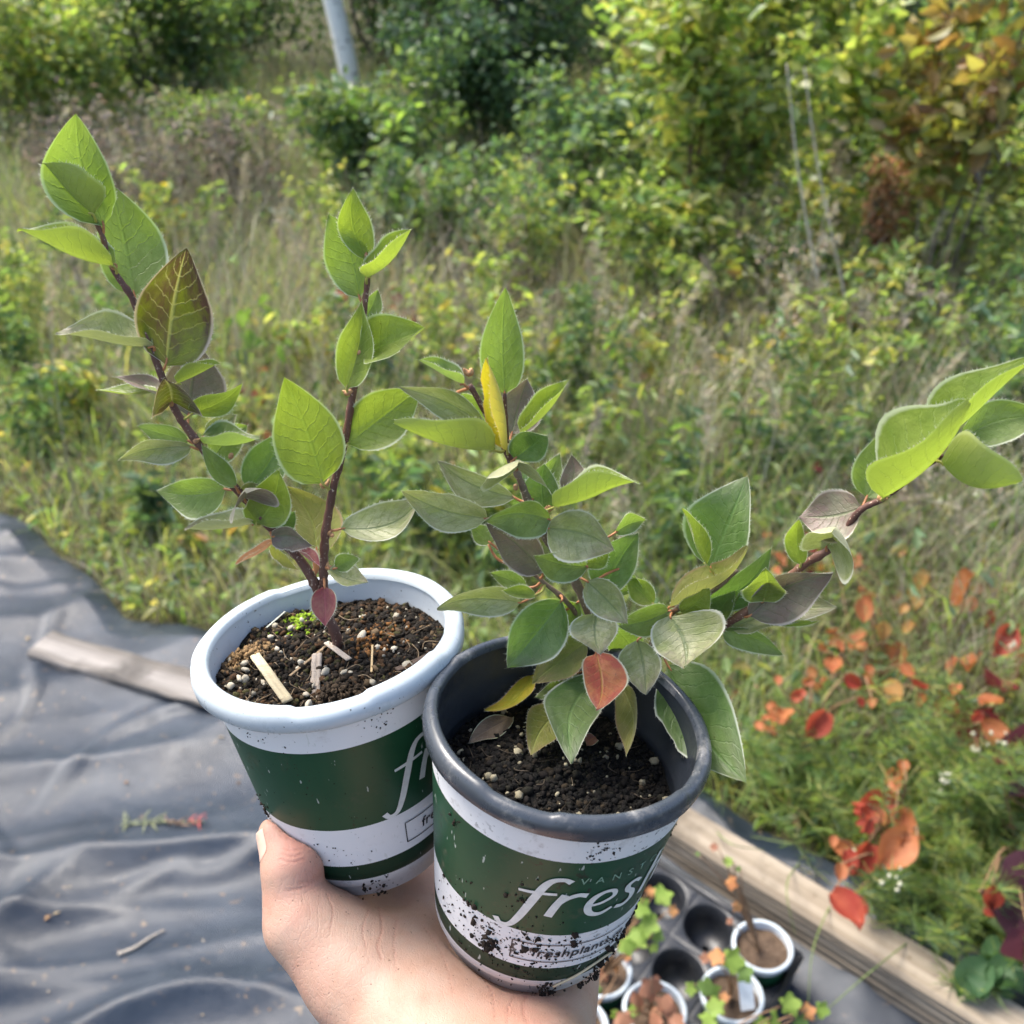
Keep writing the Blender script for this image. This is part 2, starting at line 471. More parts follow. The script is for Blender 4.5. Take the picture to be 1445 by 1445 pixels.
def m_print(name, dirt, seed):
    "white sleeve printed with a wide green band and a narrow dark green band"
    t = NT(name); o = t.obj(); z = t.sep(o)[2]
    nz = t.math('ADD', z, t.math('MULTIPLY', t.math('SUBTRACT', t.noise(30, 3, 0.5, o), 0.5), 0.0006))
    white, green, dark = (0.70, 0.71, 0.72), (0.008, 0.046, 0.020), (0.006, 0.030, 0.015)
    def band(lo, hi):
        return t.math('MULTIPLY', t.math('GREATER_THAN', nz, lo), t.math('LESS_THAN', nz, hi))
    gvar = t.mix(t.noise(25, 4, 0.6, o), green, tuple(x * 1.5 for x in green))
    b = t.mix(band(-0.0685, -0.0245), white, gvar)
    b = t.mix(band(-0.0995, -0.0905), b, dark)
    mp = t.n('ShaderNodeMapping'); mp.inputs['Location'].default_value = (seed, seed * 2, seed); t.l(o, mp.inputs[0])
    v = mp.outputs[0]
    sp = t.step(t.noise(420, 2, 0.5, v), 0.66 - 0.03 * dirt, 0.69 - 0.03 * dirt)
    zone = t.step(t.noise(45, 4, 0.6, v), 0.52 - 0.06 * dirt, 0.66)
    b = t.mix(t.math('MULTIPLY', sp, zone), b, (0.022, 0.016, 0.011))
    sm = t.step(t.noise(70, 6, 0.7, v), 0.56, 0.78)
    b = t.mix(t.math('MULTIPLY', sm, 0.30 + 0.20 * dirt), b, (0.16, 0.12, 0.085))
    # pale scuffs
    mp2 = t.n('ShaderNodeMapping'); mp2.inputs['Scale'].default_value = (1, 1, 0.25); mp2.inputs['Rotation'].default_value = (0.4, 0.5, 0.3); t.l(v, mp2.inputs[0])
    sc_ = t.step(t.noise(520, 2, 0.5, mp2.outputs[0]), 0.70, 0.73)
    b = t.mix(t.math('MULTIPLY', sc_, 0.6), b, (0.55, 0.58, 0.55))
    return t.done(t.pbr(b, t.math('ADD', 0.40, t.math('MULTIPLY', sm, 0.3)), 0.35, t.bump(t.noise(60, 3, 0.5, o), 0.08, 0.001)))
def m_plastic(name, c, rough=0.38, grime=(0.2, 0.17, 0.13), amt=0.35):
    t = NT(name); o = t.obj()
    b = t.mix(t.math('MULTIPLY', t.step(t.noise(55, 6, 0.7, o), 0.52, 0.75), amt), c, grime)
    b = t.mix(t.math('MULTIPLY', t.step(t.noise(600, 2, 0.5, o), 0.70, 0.74), 0.8), b, (0.03, 0.022, 0.016))
    s = t.noise(150, 5, 0.7, o)
    return t.done(t.pbr(b, t.ramp(s, [(0.35, (rough - 0.08,) * 3), (0.7, (rough + 0.2,) * 3)]), 0.5, t.bump(s, 0.12, 0.0008)))
white_text = simple('print_white', (0.66, 0.68, 0.66), 0.4, 0.4, 0.12, 300)
black_text = simple('print_black', (0.02, 0.02, 0.022), 0.4, 0.4, 0.2, 300)
pale_green_text = simple('print_pale_green', (0.20, 0.33, 0.24), 0.4, 0.4, 0.1, 300)
def wrap(P, phi0, z0, sx, sy, off):
    "flat lettering plane (x, y) -> pot wall at angle phi0 and height z0"
    P = np.asarray(P, float)
    z = z0 + P[:, 1] * sy
    r = body_r(z) + off
    ph = phi0 + P[:, 0] * sx / r
    return np.stack([r * np.sin(ph), -r * np.cos(ph), z], -1)
def ribbon(path, width, n=7):
    p = catmull(path, n); d = np.gradient(p, axis=0); d /= np.linalg.norm(d, axis=1)[:, None] + 1e-9
    nrm = np.stack([-d[:, 1], d[:, 0]], -1)
    w = np.broadcast_to(np.asarray(width, float), (len(path),)) if np.ndim(width) else np.full(len(path), width)
    w = np.interp(np.linspace(0, 1, len(p)), np.linspace(0, 1, len(path)), w)[:, None] * 0.5
    V = np.concatenate([p - nrm * w, p + nrm * w]); m = len(p)
    return V, [(i, i + 1, m + i + 1, m + i) for i in range(m - 1)]
SCRIPT = {
 'f': [([(-0.62, -0.62), (-0.50, -0.80), (-0.28, -0.72), (-0.10, -0.25), (0.12, 0.6), (0.30, 1.25), (0.48, 1.58), (0.72, 1.66), (0.88, 1.56)], [.16, .14, .14, .18, .20, .19, .16, .15, .19]),
       ([(-0.22, 0.92), (0.10, 0.96), (0.62, 1.02)], [.10, .12, .10])],
 'r': [([(0.52, 0.0), (0.64, 0.5), (0.80, 1.02)], [.19, .19, .17]), ([(0.68, 0.55), (0.86, 0.86), (1.10, 1.02), (1.30, 0.98)], [.08, .13, .16, .19])],
 'e': [([(1.42, 0.46), (1.72, 0.52), (1.98, 0.70), (1.96, 0.94), (1.74, 1.00), (1.50, 0.82), (1.38, 0.46), (1.46, 0.12), (1.72, -0.01), (2.02, 0.14)], [.10, .11, .13, .14, .13, .17, .19, .18, .15, .10])],
 's': [([(2.74, 0.86), (2.58, 1.0), (2.38, 0.92), (2.38, 0.70), (2.56, 0.46), (2.56, 0.16), (2.36, 0.0), (2.12, 0.08)], [.14, .14, .16, .18, .18, .17, .15, .15])],
 'h': [([(2.92, 0.0), (3.10, 0.8), (3.30, 1.66)], [.19, .19, .17]), ([(3.02, 0.5), (3.22, 0.86), (3.46, 1.0), (3.60, 0.82), (3.52, 0.4), (3.46, 0.0)], [.08, .14, .16, .18, .19, .19])]}
def font_mesh(txt, size, shear=0.0, bold=0.0, space=1.0):
    cu = bpy.data.curves.new('t', 'FONT'); cu.body = txt; cu.size = size; cu.shear = shear; cu.offset = bold
    cu.space_character = space; cu.resolution_u = 3
    ob = bpy.data.objects.new('t', cu); col.objects.link(ob)
    dg = bpy.context.evaluated_depsgraph_get(); dg.update()
    me = bpy.data.meshes.new_from_object(ob.evaluated_get(dg))
    v = np.array([q.co[:2] for q in me.vertices]); f = [tuple(p.vertices) for p in me.polygons]
    bpy.data.objects.remove(ob); bpy.data.curves.remove(cu); bpy.data.meshes.remove(me)
    return v, f
def lettering(root, phi):
    mb = MB()
    for ch, strokes in SCRIPT.items():
        for i, (path, w) in enumerate(strokes):
            V, F = ribbon(np.array(path), w); mb.add(wrap(V, phi, -0.0565, 0.0168, 0.0135, 0.00035 + 0.00006 * i), F)
    o = mb.build('lettering', white_text, root); o.location = (0, 0, 0); o['label'] = 'white script word fresh on the green band'
    V, F = font_mesh('VANSTONE', 0.0052, 0.0, 0.0, 2.1)
    mb = MB(); mb.add(wrap(V, phi + 0.36, -0.0365, 1, 1, 0.00035), F)
    o = mb.build('lettering', pale_green_text, root); o.location = (0, 0, 0)
    V, F = font_mesh('freshplants.ca', 0.0072, 0.12, 0.0001, 1.05)
    mb = MB(); mb.add(wrap(V + np.array([0, 0.0]), phi + 0.13, -0.0825, 1, 1, 0.00035), F)
    for y in (-0.0859, -0.0748):
        V, F = ribbon(np.array([(x, 0) for x in np.linspace(0, 0.066, 12)]), 0.0005, 3); mb.add(wrap(V, phi - 0.05, y, 1, 1, 0.00035), F)
    for x in (0.0, 0.066):
        V, F = ribbon(np.array([(x, 0), (x, 0.0057), (x, 0.0111)]), 0.0005, 3); mb.add(wrap(V, phi - 0.05, -0.0859, 1, 1, 0.00036), F)
    o = mb.build('lettering', black_text, root); o.location = (0, 0, 0); o['label'] = 'black web address in a thin box on white band'
def make_pot(name, label, M, rim_r, rim_mat, in_mat, print_mat, phi, cat='pot', letters=True, slots=(), group=None):
    root = empty(name); root.matrix_world = M
    tag(root, label, cat, group)
    # printed wall: outside of the cup with a foot step, and its inner face
    prof = [(RB_TOP, -0.0085), (RB_TOP, -0.011)] + [(float(body_r(z)), z) for z in np.linspace(-0.014, -0.1035, 12)]
    prof += [(RB_BOT - 0.0002, -0.104), (RB_BOT - 0.0018, -0.1048), (RB_BOT - 0.0026, -POT_H + 0.001), (RB_BOT - 0.0045, -POT_H), (0.02, -POT_H + 0.0015), (0.0005, -POT_H + 0.0015)]
    V, F = lathe(prof); mb = MB(); mb.add(V, F); w = mb.build('wall', print_mat, root); w.location = (0, 0, 0)
    rin = [(0.0003, -POT_H + 0.004), (RB_BOT - 0.003, -POT_H + 0.004)] + [(float(body_r(z)) - 0.0014, z) for z in np.linspace(-0.1, -0.032, 6)]
    rin += [(RB_TOP - 0.0046, -0.0290), (RB_TOP - 0.0034, -0.0275), (RB_TOP - 0.0030, -0.0205), (RB_TOP - 0.0022, -0.0190), (RB_TOP - 0.0016, -0.010), (RB_TOP - 0.0012, -0.002)]
    V, F = lathe(rin); mb = MB(); mb.add(V, [f[::-1] for f in F]); w = mb.build('lining', in_mat, root); w.location = (0, 0, 0)
    # rolled rim, with thinner pressed-in stretches
    R1 = rim_r; r0 = RB_TOP - 0.0020
    rp = [(r0, -0.003), (r0 + 0.0006, -0.0008), (r0 + 0.0018, 0.0), (R1 - 0.0022, -0.0003), (R1 - 0.0006, -0.0018), (R1, -0.0048), (R1 - 0.0003, -0.0085), (R1 - 0.0016, -0.0098), (RB_TOP + 0.0012, -0.0100), (RB_TOP + 0.0003, -0.0095)]
    def mod(t, r, z):
        s = 0
        for c, w_ in slots:
            d = abs((t - c + math.pi) % (2 * math.pi) - math.pi)
            s = max(s, min(1, max(0, (w_ - d) / 0.05)))
        out = np.clip((r - r0 - 0.002) / (R1 - r0), 0, 1)
        wv = 0.0003 * math.sin(5 * t + 1) + 0.0002 * math.sin(11 * t)
        return r + wv * out, z - s * 0.0013 * np.clip((z + 0.0055) / 0.005, 0, 1) + 0.0003 * math.sin(3 * t)
    V, F = lathe(rp, 160, mod); mb = MB(); mb.add(V, F); w = mb.build('rim', rim_mat, root); w.location = (0, 0, 0)
    if letters: lettering(root, phi)
    return root
M_A, M_B = pot_frame(C_A, AX_A), pot_frame(C_B, AX_B)
white_plastic = m_plastic('white_pot_plastic', (0.44, 0.495, 0.53), 0.30, (0.35, 0.33, 0.3), 0.2)
white_in = m_plastic('white_pot_inside', (0.55, 0.60, 0.64), 0.38, (0.3, 0.27, 0.22), 0.3)
dark_plastic = m_plastic('slate_pot_plastic', (0.042, 0.050, 0.062), 0.27, (0.30, 0.29, 0.27), 0.75)
dark_in = m_plastic('slate_pot_inside', (0.022, 0.027, 0.036), 0.36, (0.09, 0.085, 0.08), 0.4)
pot_a = make_pot('flower_pot', 'white rimmed pot with green band, held by the thumb', M_A, 0.0578, white_plastic, white_in, m_print('sleeve_print_clean', 0.2, 3), R(37),
                 slots=((R(-62), 0.03), (R(10), 0.30), (R(75), 0.2), (R(200), 0.3)))
pot_b = make_pot('flower_pot', 'dark slate rimmed pot with muddy green and white sleeve, resting on the wrist', M_B, 0.0556, dark_plastic, dark_in, m_print('sleeve_print_muddy', 1.6, 9), R(-12),
                 slots=((R(-22), 0.27), (R(62), 0.25), (R(170), 0.3), (R(-110), 0.2)))

# ------------------------------------------------------------------ soil in the two pots
def blob_verts(n_sub=1):
    import bmesh
    bm = bmesh.new(); bmesh.ops.create_icosphere(bm, subdivisions=n_sub, radius=1.0)
    v = np.array([q.co[:] for q in bm.verts]); f = np.array([[w.index for w in q.verts] for q in bm.faces]); bm.free()
    return v, f
ICO1, ICOF1 = blob_verts(1)
ICO2, ICOF2 = blob_verts(2)
def blobs(P, S, seed, ico=(ICO1, ICOF1), squash=(1, 1, 1), rough=0.35):
    r = np.random.default_rng(seed); v0, f0 = ico; n = len(P)
    d = 1 + rough * (r.random((n, len(v0), 1)) - 0.5) * 2
    A = r.normal(0, 1, (n, 3, 3)); Q = np.linalg.qr(A)[0]
    sc3 = np.array(squash) * (0.7 + 0.6 * r.random((n, 3)))
    V = np.einsum('nij,nkj->nki', Q, v0[None] * d * sc3[:, None, :]) * np.asarray(S)[:, None, None] + np.asarray(P)[:, None, :]
    F = f0[None] + (np.arange(n) * len(v0))[:, None, None]
    return V.reshape(-1, 3), F.reshape(-1, 3)
def m_soil(name, c0, c1, c2):
    t = NT(name); o = t.obj()
    b = t.ramp(t.noise(160, 6, 0.7, o), [(0.33, c0), (0.55, c1), (0.75, c2)])
    return t.done(t.pbr(b, 0.92, 0.2, t.bump(t.noise(700, 4, 0.7, o), 0.8, 0.0015)))
def m_soil_col(name):
    t = NT(name); a = t.n('ShaderNodeAttribute'); a.attribute_name = 'Col'; o = t.obj()
    b = t.mix(t.noise(900, 3, 0.6, o), a.outputs['Color'], (0.45, 0.42, 0.4), 'MULTIPLY')
    b = t.mix(0.5, a.outputs['Color'], b)
    return t.done(t.pbr(b, 0.9, 0.25, t.bump(t.noise(1500, 3, 0.7, o), 0.5, 0.0006)))
crumb_mat = m_soil_col('soil_crumbs')
def soil_fill(M, depth, rad, seed, cols, n_crumb, n_perl, perl_col, mound, label, plabel, basemat):
    r = np.random.default_rng(seed)
    nr, na = 26, 90
    rr = np.linspace(0.0, 1, nr)[:, None] * rad; aa = np.linspace(0, 2 * math.pi, na, endpoint=False)[None]
    X, Y = rr * np.cos(aa), rr * np.sin(aa)
    def hgt(X, Y):
        P = np.stack([X, Y, X * 0 + seed], -1)
        return -depth + mound * (1 - (X ** 2 + Y ** 2) / rad ** 2) + 0.006 * (fbm(P * 70, 4, seed) - 0.5) + 0.004 * (fbm(P * 260, 3, seed + 5) - 0.5)
    V = np.stack([X, Y, hgt(X, Y)], -1).reshape(-1, 3)
    F = [(i * na + j, i * na + (j + 1) % na, (i + 1) * na + (j + 1) % na, (i + 1) * na + j) for i in range(nr - 1) for j in range(na)]
    # crumbs
    a = r.random(n_crumb) * 2 * math.pi; q = np.sqrt(r.random(n_crumb)) * (rad - 0.0015)
    x, y = q * np.cos(a), q * np.sin(a); S = 0.0004 + 0.0013 * r.random(n_crumb) ** 2.6
    BV, BF = blobs(np.stack([x, y, hgt(x, y) + S * 0.2], -1), S, seed + 1, rough=0.5)
    cl = np.array(cols)[r.choice(len(cols), n_crumb, p=[0.5, 0.22, 0.14, 0.09, 0.05])] * (0.6 + 0.8 * r.random((n_crumb, 1)))
    mbv = np.concatenate([V, BV]); tri = np.array([(f[0], f[1], f[2]) for f in F] + [(f[0], f[2], f[3]) for f in F])
    allf = np.concatenate([tri, BF + len(V)])
    cc = np.concatenate([np.tile(np.array(cols[0]), (len(V), 1)), np.repeat(cl, len(ICO1), 0)])
    o = link('potting_soil', np_mesh('potting_soil', mbv, allf, cc), crumb_mat, None, False); o.matrix_world = M
    tag(o, label, 'soil', kind='stuff')
    a = r.random(n_perl) * 2 * math.pi; q = np.sqrt(r.random(n_perl)) * (rad - 0.003)
    x, y = q * np.cos(a), q * np.sin(a); S = 0.0005 + 0.0016 * r.random(n_perl) ** 2.4
    BV, BF = blobs(np.stack([x, y, hgt(x, y) + 0.0009 + S * 0.55], -1), S, seed + 2, (ICO2, ICOF2), (1.2, 1.0, 0.75), rough=0.22)
    if depth < 0.02: S = np.where(np.arange(n_perl) % 2 == 0, S * 0.55, S)
    pc = np.array(perl_col) * (0.55 + 0.5 * r.random((n_perl, 1)))
    o = link('perlite', np_mesh('perlite', BV, BF, np.repeat(pc, len(ICO2), 0)), crumb_mat); o.matrix_world = M
    tag(o, plabel, 'perlite', kind='stuff')
    # thin fibres and root hairs
    mb = MB()
    for k in range(70 if depth < 0.02 else 34):
        a = r.random() * 6.28; q = math.sqrt(r.random()) * (rad - 0.006); p = np.array([q * math.cos(a), q * math.sin(a), 0.0])
        b = r.random() * 6.28; Lf = 0.003 + 0.010 * r.random(); e = p + Lf * np.array([math.cos(b), math.sin(b), 0])
        if np.hypot(e[0], e[1]) > rad - 0.002: continue
        m_ = (p + e) / 2 + r.normal(0, 0.0015, 3)
        pts = []
        for w_ in (p, m_, e): pts.append([w_[0], w_[1], float(hgt(np.array([w_[0]]), np.array([w_[1]]))[0]) + 0.0011 + 0.002 * r.random()])
        mb.tube(catmull(pts, 3), 0.00012 + 0.00014 * r.random(), 4)
    o = mb.build('soil_fibres', simple('fibre_' + str(seed), (0.16, 0.11, 0.06) if depth < 0.02 else (0.05, 0.036, 0.022), var=0.6, scale=300)); o.matrix_world = M
    tag(o, 'thin root fibres on the soil of the ' + ('white' if depth < 0.02 else 'dark') + ' rimmed pot', 'fibres', kind='stuff')
    return lambda x, y: float(hgt(np.array([x]), np.array([y]))[0])
hA = soil_fill(M_A, 0.0145, 0.0505, 4, [(0.013, 0.010, 0.007), (0.030, 0.021, 0.013), (0.065, 0.034, 0.015), (0.045, 0.042, 0.014), (0.13, 0.09, 0.05)], 6500, 110, (0.64, 0.58, 0.45), 0.003,
               'brown black potting soil filling the white rimmed pot', 'white perlite grains on the soil of the white rimmed pot', None)
hB = soil_fill(M_B, 0.0345, 0.0475, 8, [(0.006, 0.0055, 0.005), (0.011, 0.009, 0.008), (0.018, 0.014, 0.010), (0.014, 0.013, 0.009), (0.045, 0.033, 0.02)], 6500, 90, (0.40, 0.36, 0.25), 0.004,  # darker crumb colours than in the white rimmed pot
               'black potting soil inside the dark rimmed pot', 'pale perlite grains on the soil of the dark rimmed pot', None)
IA, IB = np.array(M_A.inverted()), np.array(M_B.inverted())
def local(M, p): return np.array((M.inverted() @ Vector(p))[:])
def on_soil(M, px, py, depth):
    "local point where the pixel's ray meets the soil plane of a pot"
    o = np.array((M.inverted() @ Vector((0, 0, CAM_H)))[:]); d = np.array((M.inverted().to_3x3() @ Vector(ray(px, py)))[:])
    t = (-depth - o[2]) / d[2]; return o + d * t
# straw, bark and moss lying on the soil of the white pot
def straw(px0, px1, w, name, label, mat, lift=0.0015, kind='straw', lift2=None):
    a = on_soil(M_A, *px0, 0.0125); b = on_soil(M_A, *px1, 0.0125)
    a[2] = hA(a[0], a[1]) + lift; b[2] = hA(b[0], b[1]) + (lift2 if lift2 is not None else lift)
    d = (b - a) / np.linalg.norm(b - a); s = np.cross(d, [0, 0, 1]); s /= np.linalg.norm(s); n = np.cross(s, d)
    mb = MB(); N = 14; V = []
    prof = [(-1, -0.25), (-0.9, 0.25), (-0.35, 0.35), (-0.12, 0.12), (0.1, 0.32), (0.6, 0.36), (1, 0.1), (0.9, -0.3)]
    for i in range(N + 1):
        f = i / N; j = rng.normal(0, 0.03, 2)
        for (p, q) in prof: V.append(a + (b - a) * f + s * (p + j[0]) * w / 2 + n * (q + j[1]) * w * 0.45)
    m = len(prof)
    F = [(i * m + k, i * m + (k + 1) % m, (i + 1) * m + (k + 1) % m, (i + 1) * m + k) for i in range(N) for k in range(m)] + [tuple(range(m))[::-1], tuple(N * m + k for k in range(m))]
    mb.add(np.array(V), F); o = mb.build(name, mat); o.matrix_world = M_A
    return tag(o, label, kind)
straw_mat = m_wood('straw', (0.52, 0.42, 0.24), (0.70, 0.60, 0.40), (0.80, 0.72, 0.52), 20)
pale_mat = m_wood('pale_splinter', (0.45, 0.36, 0.27), (0.62, 0.52, 0.42), (0.72, 0.64, 0.55), 20)
straw((363, 935), (410, 1006), 0.0046, 'straw_piece', 'long pale split straw lying on the soil to the white rim', straw_mat, 0.0030, lift2=0.0075)
straw((449, 930), (443, 986), 0.0044, 'straw_piece', 'short stubby pale straw standing in the soil before the stem', pale_mat, 0.003, lift2=0.0)
straw((462, 912), (495, 942), 0.0026, 'straw_piece', 'tan straw splinter slanting down right from the stem base', pale_mat, 0.003)
straw((465, 912), (410, 958), 0.0013, 'twig', 'thin brown twig crossing the soil left of the stem', simple('twig_brown', (0.26, 0.18, 0.1)), 0.0025, 'twig')
straw((527, 917), (526, 957), 0.0009, 'root_fibre', 'thin tan root fibre lying on the soil right of the stem', simple('root_tan', (0.5, 0.36, 0.18)), 0.0025, 'root')
straw((560, 948), (605, 928), 0.0035, 'bark_piece', 'dark brown bark strip at the right of the white rimmed pot', simple('bark_dark', (0.06, 0.035, 0.022)), 0.0025, 'bark')
straw((344, 858), (360, 868), 0.0028, 'straw_piece', 'grey tan stalk stub by the back of white rim', simple('stub', (0.34, 0.28, 0.2)), 0.003)
straw((378, 893), (405, 873), 0.0009, 'dry_straw', 'thin pale dry blade lying beside the moss', simple('dry_blade', (0.4, 0.42, 0.36)), 0.003, 'straw')
def clump(M, hf, cx, cy, n, sp, smin, smax, c, name, label, cat, seed, up=0.4, depth=0.0125, squash=(1, 1, 1)):
    r = np.random.default_rng(seed); p = on_soil(M, cx, cy, depth); q = r.normal(0, 1, (n, 2)) * sp
    P = np.stack([p[0] + q[:, 0], p[1] + q[:, 1], np.zeros(n)], -1)
    ed = np.hypot(P[:, 0], P[:, 1]); lim = 0.0475; P[:, :2] *= np.minimum(1, lim / ed)[:, None]
    for w in P: w[2] = hf(w[0], w[1])
    g = np.exp(-(q ** 2).sum(1) / (2 * sp ** 2)); S = smin + (smax - smin) * r.random(n)
    P[:, 2] += S * 0.4 + up * sp * g * r.random(n)
    V, F = blobs(P, S, seed, (ICO1, ICOF1), squash, rough=0.5)
    cc = np.array(c) * (0.5 + 0.9 * r.random((n, 1)))
    o = link(name, np_mesh(name, V, F, np.repeat(cc, len(ICO1), 0)), crumb_mat, None, False); o.matrix_world = M
    return tag(o, label, cat, kind='stuff')
clump(M_A, hA, 430, 876, 420, 0.0042, 0.0004, 0.0009, (0.22, 0.34, 0.02), 'moss', 'bright green moss tuft beside the stem in white pot', 'moss', 1, 0.5)
clump(M_A, hA, 350, 925, 300, 0.0048, 0.0005, 0.0013, (0.22, 0.14, 0.065), 'bark_mulch', 'tan crumbling bark chunk on soil by the long straw', 'bark', 2, 0.9)
clump(M_A, hA, 475, 985, 320, 0.0055, 0.0004, 0.0012, (0.05, 0.034, 0.02), 'soil_clod', 'dark fibrous soil clod near the front of white rim', 'clod', 3, 1.1)
clump(M_A, hA, 525, 905, 120, 0.0075, 0.0005, 0.0013, (0.22, 0.10, 0.03), 'bark_mulch', 'rust brown crumbs right of the stem in white pot', 'crumbs', 5, 0.2)

# crumbs of mud stuck on the outside of the dark rimmed pot
def wall_mud(M, parent, spots, seed, label):
    r = np.random.default_rng(seed); P, S = [], []
    for ph, z, n, sp, s0, s1 in spots:
        a = R(ph) + r.normal(0, sp / 0.045, n); zz = z + r.normal(0, sp, n)
        ok = (zz < -0.012) & (zz > -POT_H + 0.001)
        rr = body_r(zz) + 0.0001
        P.append(np.stack([rr * np.sin(a), -rr * np.cos(a), zz], -1)[ok]); S.append((s0 + (s1 - s0) * r.random(n) ** 3)[ok])
    P = np.concatenate(P); S = np.concatenate(S)
    V, F = blobs(P, S, seed, rough=0.6)
    cc = np.array((0.02, 0.014, 0.01)) * (0.6 + 1.3 * r.random((len(P), 1)))
    o = link('mud_crumbs', np_mesh('mud_crumbs', V, F, np.repeat(cc, len(ICO1), 0)), crumb_mat, parent); o.location = (0, 0, 0)
    o['kind'] = 'stuff'; o['label'] = label
wall_mud(M_B, pot_b, [(-28, -0.083, 40, 0.0035, 0.0003, 0.0019), (-38, -0.072, 16, 0.003, 0.0003, 0.0014), (-4, -0.078, 30, 0.004, 0.0002, 0.0016), (14, -0.0735, 18, 0.003, 0.0002, 0.0014),
                      (-10, -0.085, 160, 0.011, 0.0002, 0.0007), (20, -0.088, 70, 0.01, 0.0002, 0.0005), (-45, -0.08, 60, 0.01, 0.0002, 0.0007), (48, -0.090, 60, 0.006, 0.0003, 0.0013),
                      (68, -0.088, 90, 0.008, 0.0003, 0.0011), (10, -0.106, 60, 0.003, 0.0003, 0.0008), (40, -0.106, 50, 0.004, 0.0003, 0.0009), (-14, -0.048, 22, 0.004, 0.0002, 0.0008),
                      (-52, -0.030, 10, 0.002, 0.0002, 0.0009), (15, -0.018, 40, 0.003, 0.0002, 0.0005), (70, -0.030, 40, 0.006, 0.0002, 0.0005)], 31, 'black mud crumbs stuck on the lower sleeve')
wall_mud(M_A, pot_a, [(30, -0.016, 26, 0.003, 0.0002, 0.0006), (-30, -0.016, 14, 0.004, 0.0002, 0.0005), (-52, -0.068, 20, 0.003, 0.0003, 0.0011), (-10, -0.08, 40, 0.009, 0.0001, 0.0004),
                      (10, -0.109, 30, 0.004, 0.0003, 0.001), (0, -0.045, 30, 0.015, 0.0001, 0.0003)], 32, 'small soil specks on the white sleeve')
mb = MB()
pts = [(12, -0.103), (24, -0.098), (34, -0.0945), (44, -0.094), (50, -0.096)]
mb.tube(catmull([[ (body_r(z) + 0.0006) * math.sin(R(a)), -(body_r(z) + 0.0006) * math.cos(R(a)), z] for a, z in pts], 6), 0.00055, 5)
o = mb.build('root_strand', simple('root_strand', (0.55, 0.45, 0.28)), pot_b); o.location = (0, 0, 0)
# dead leaves on the dark soil

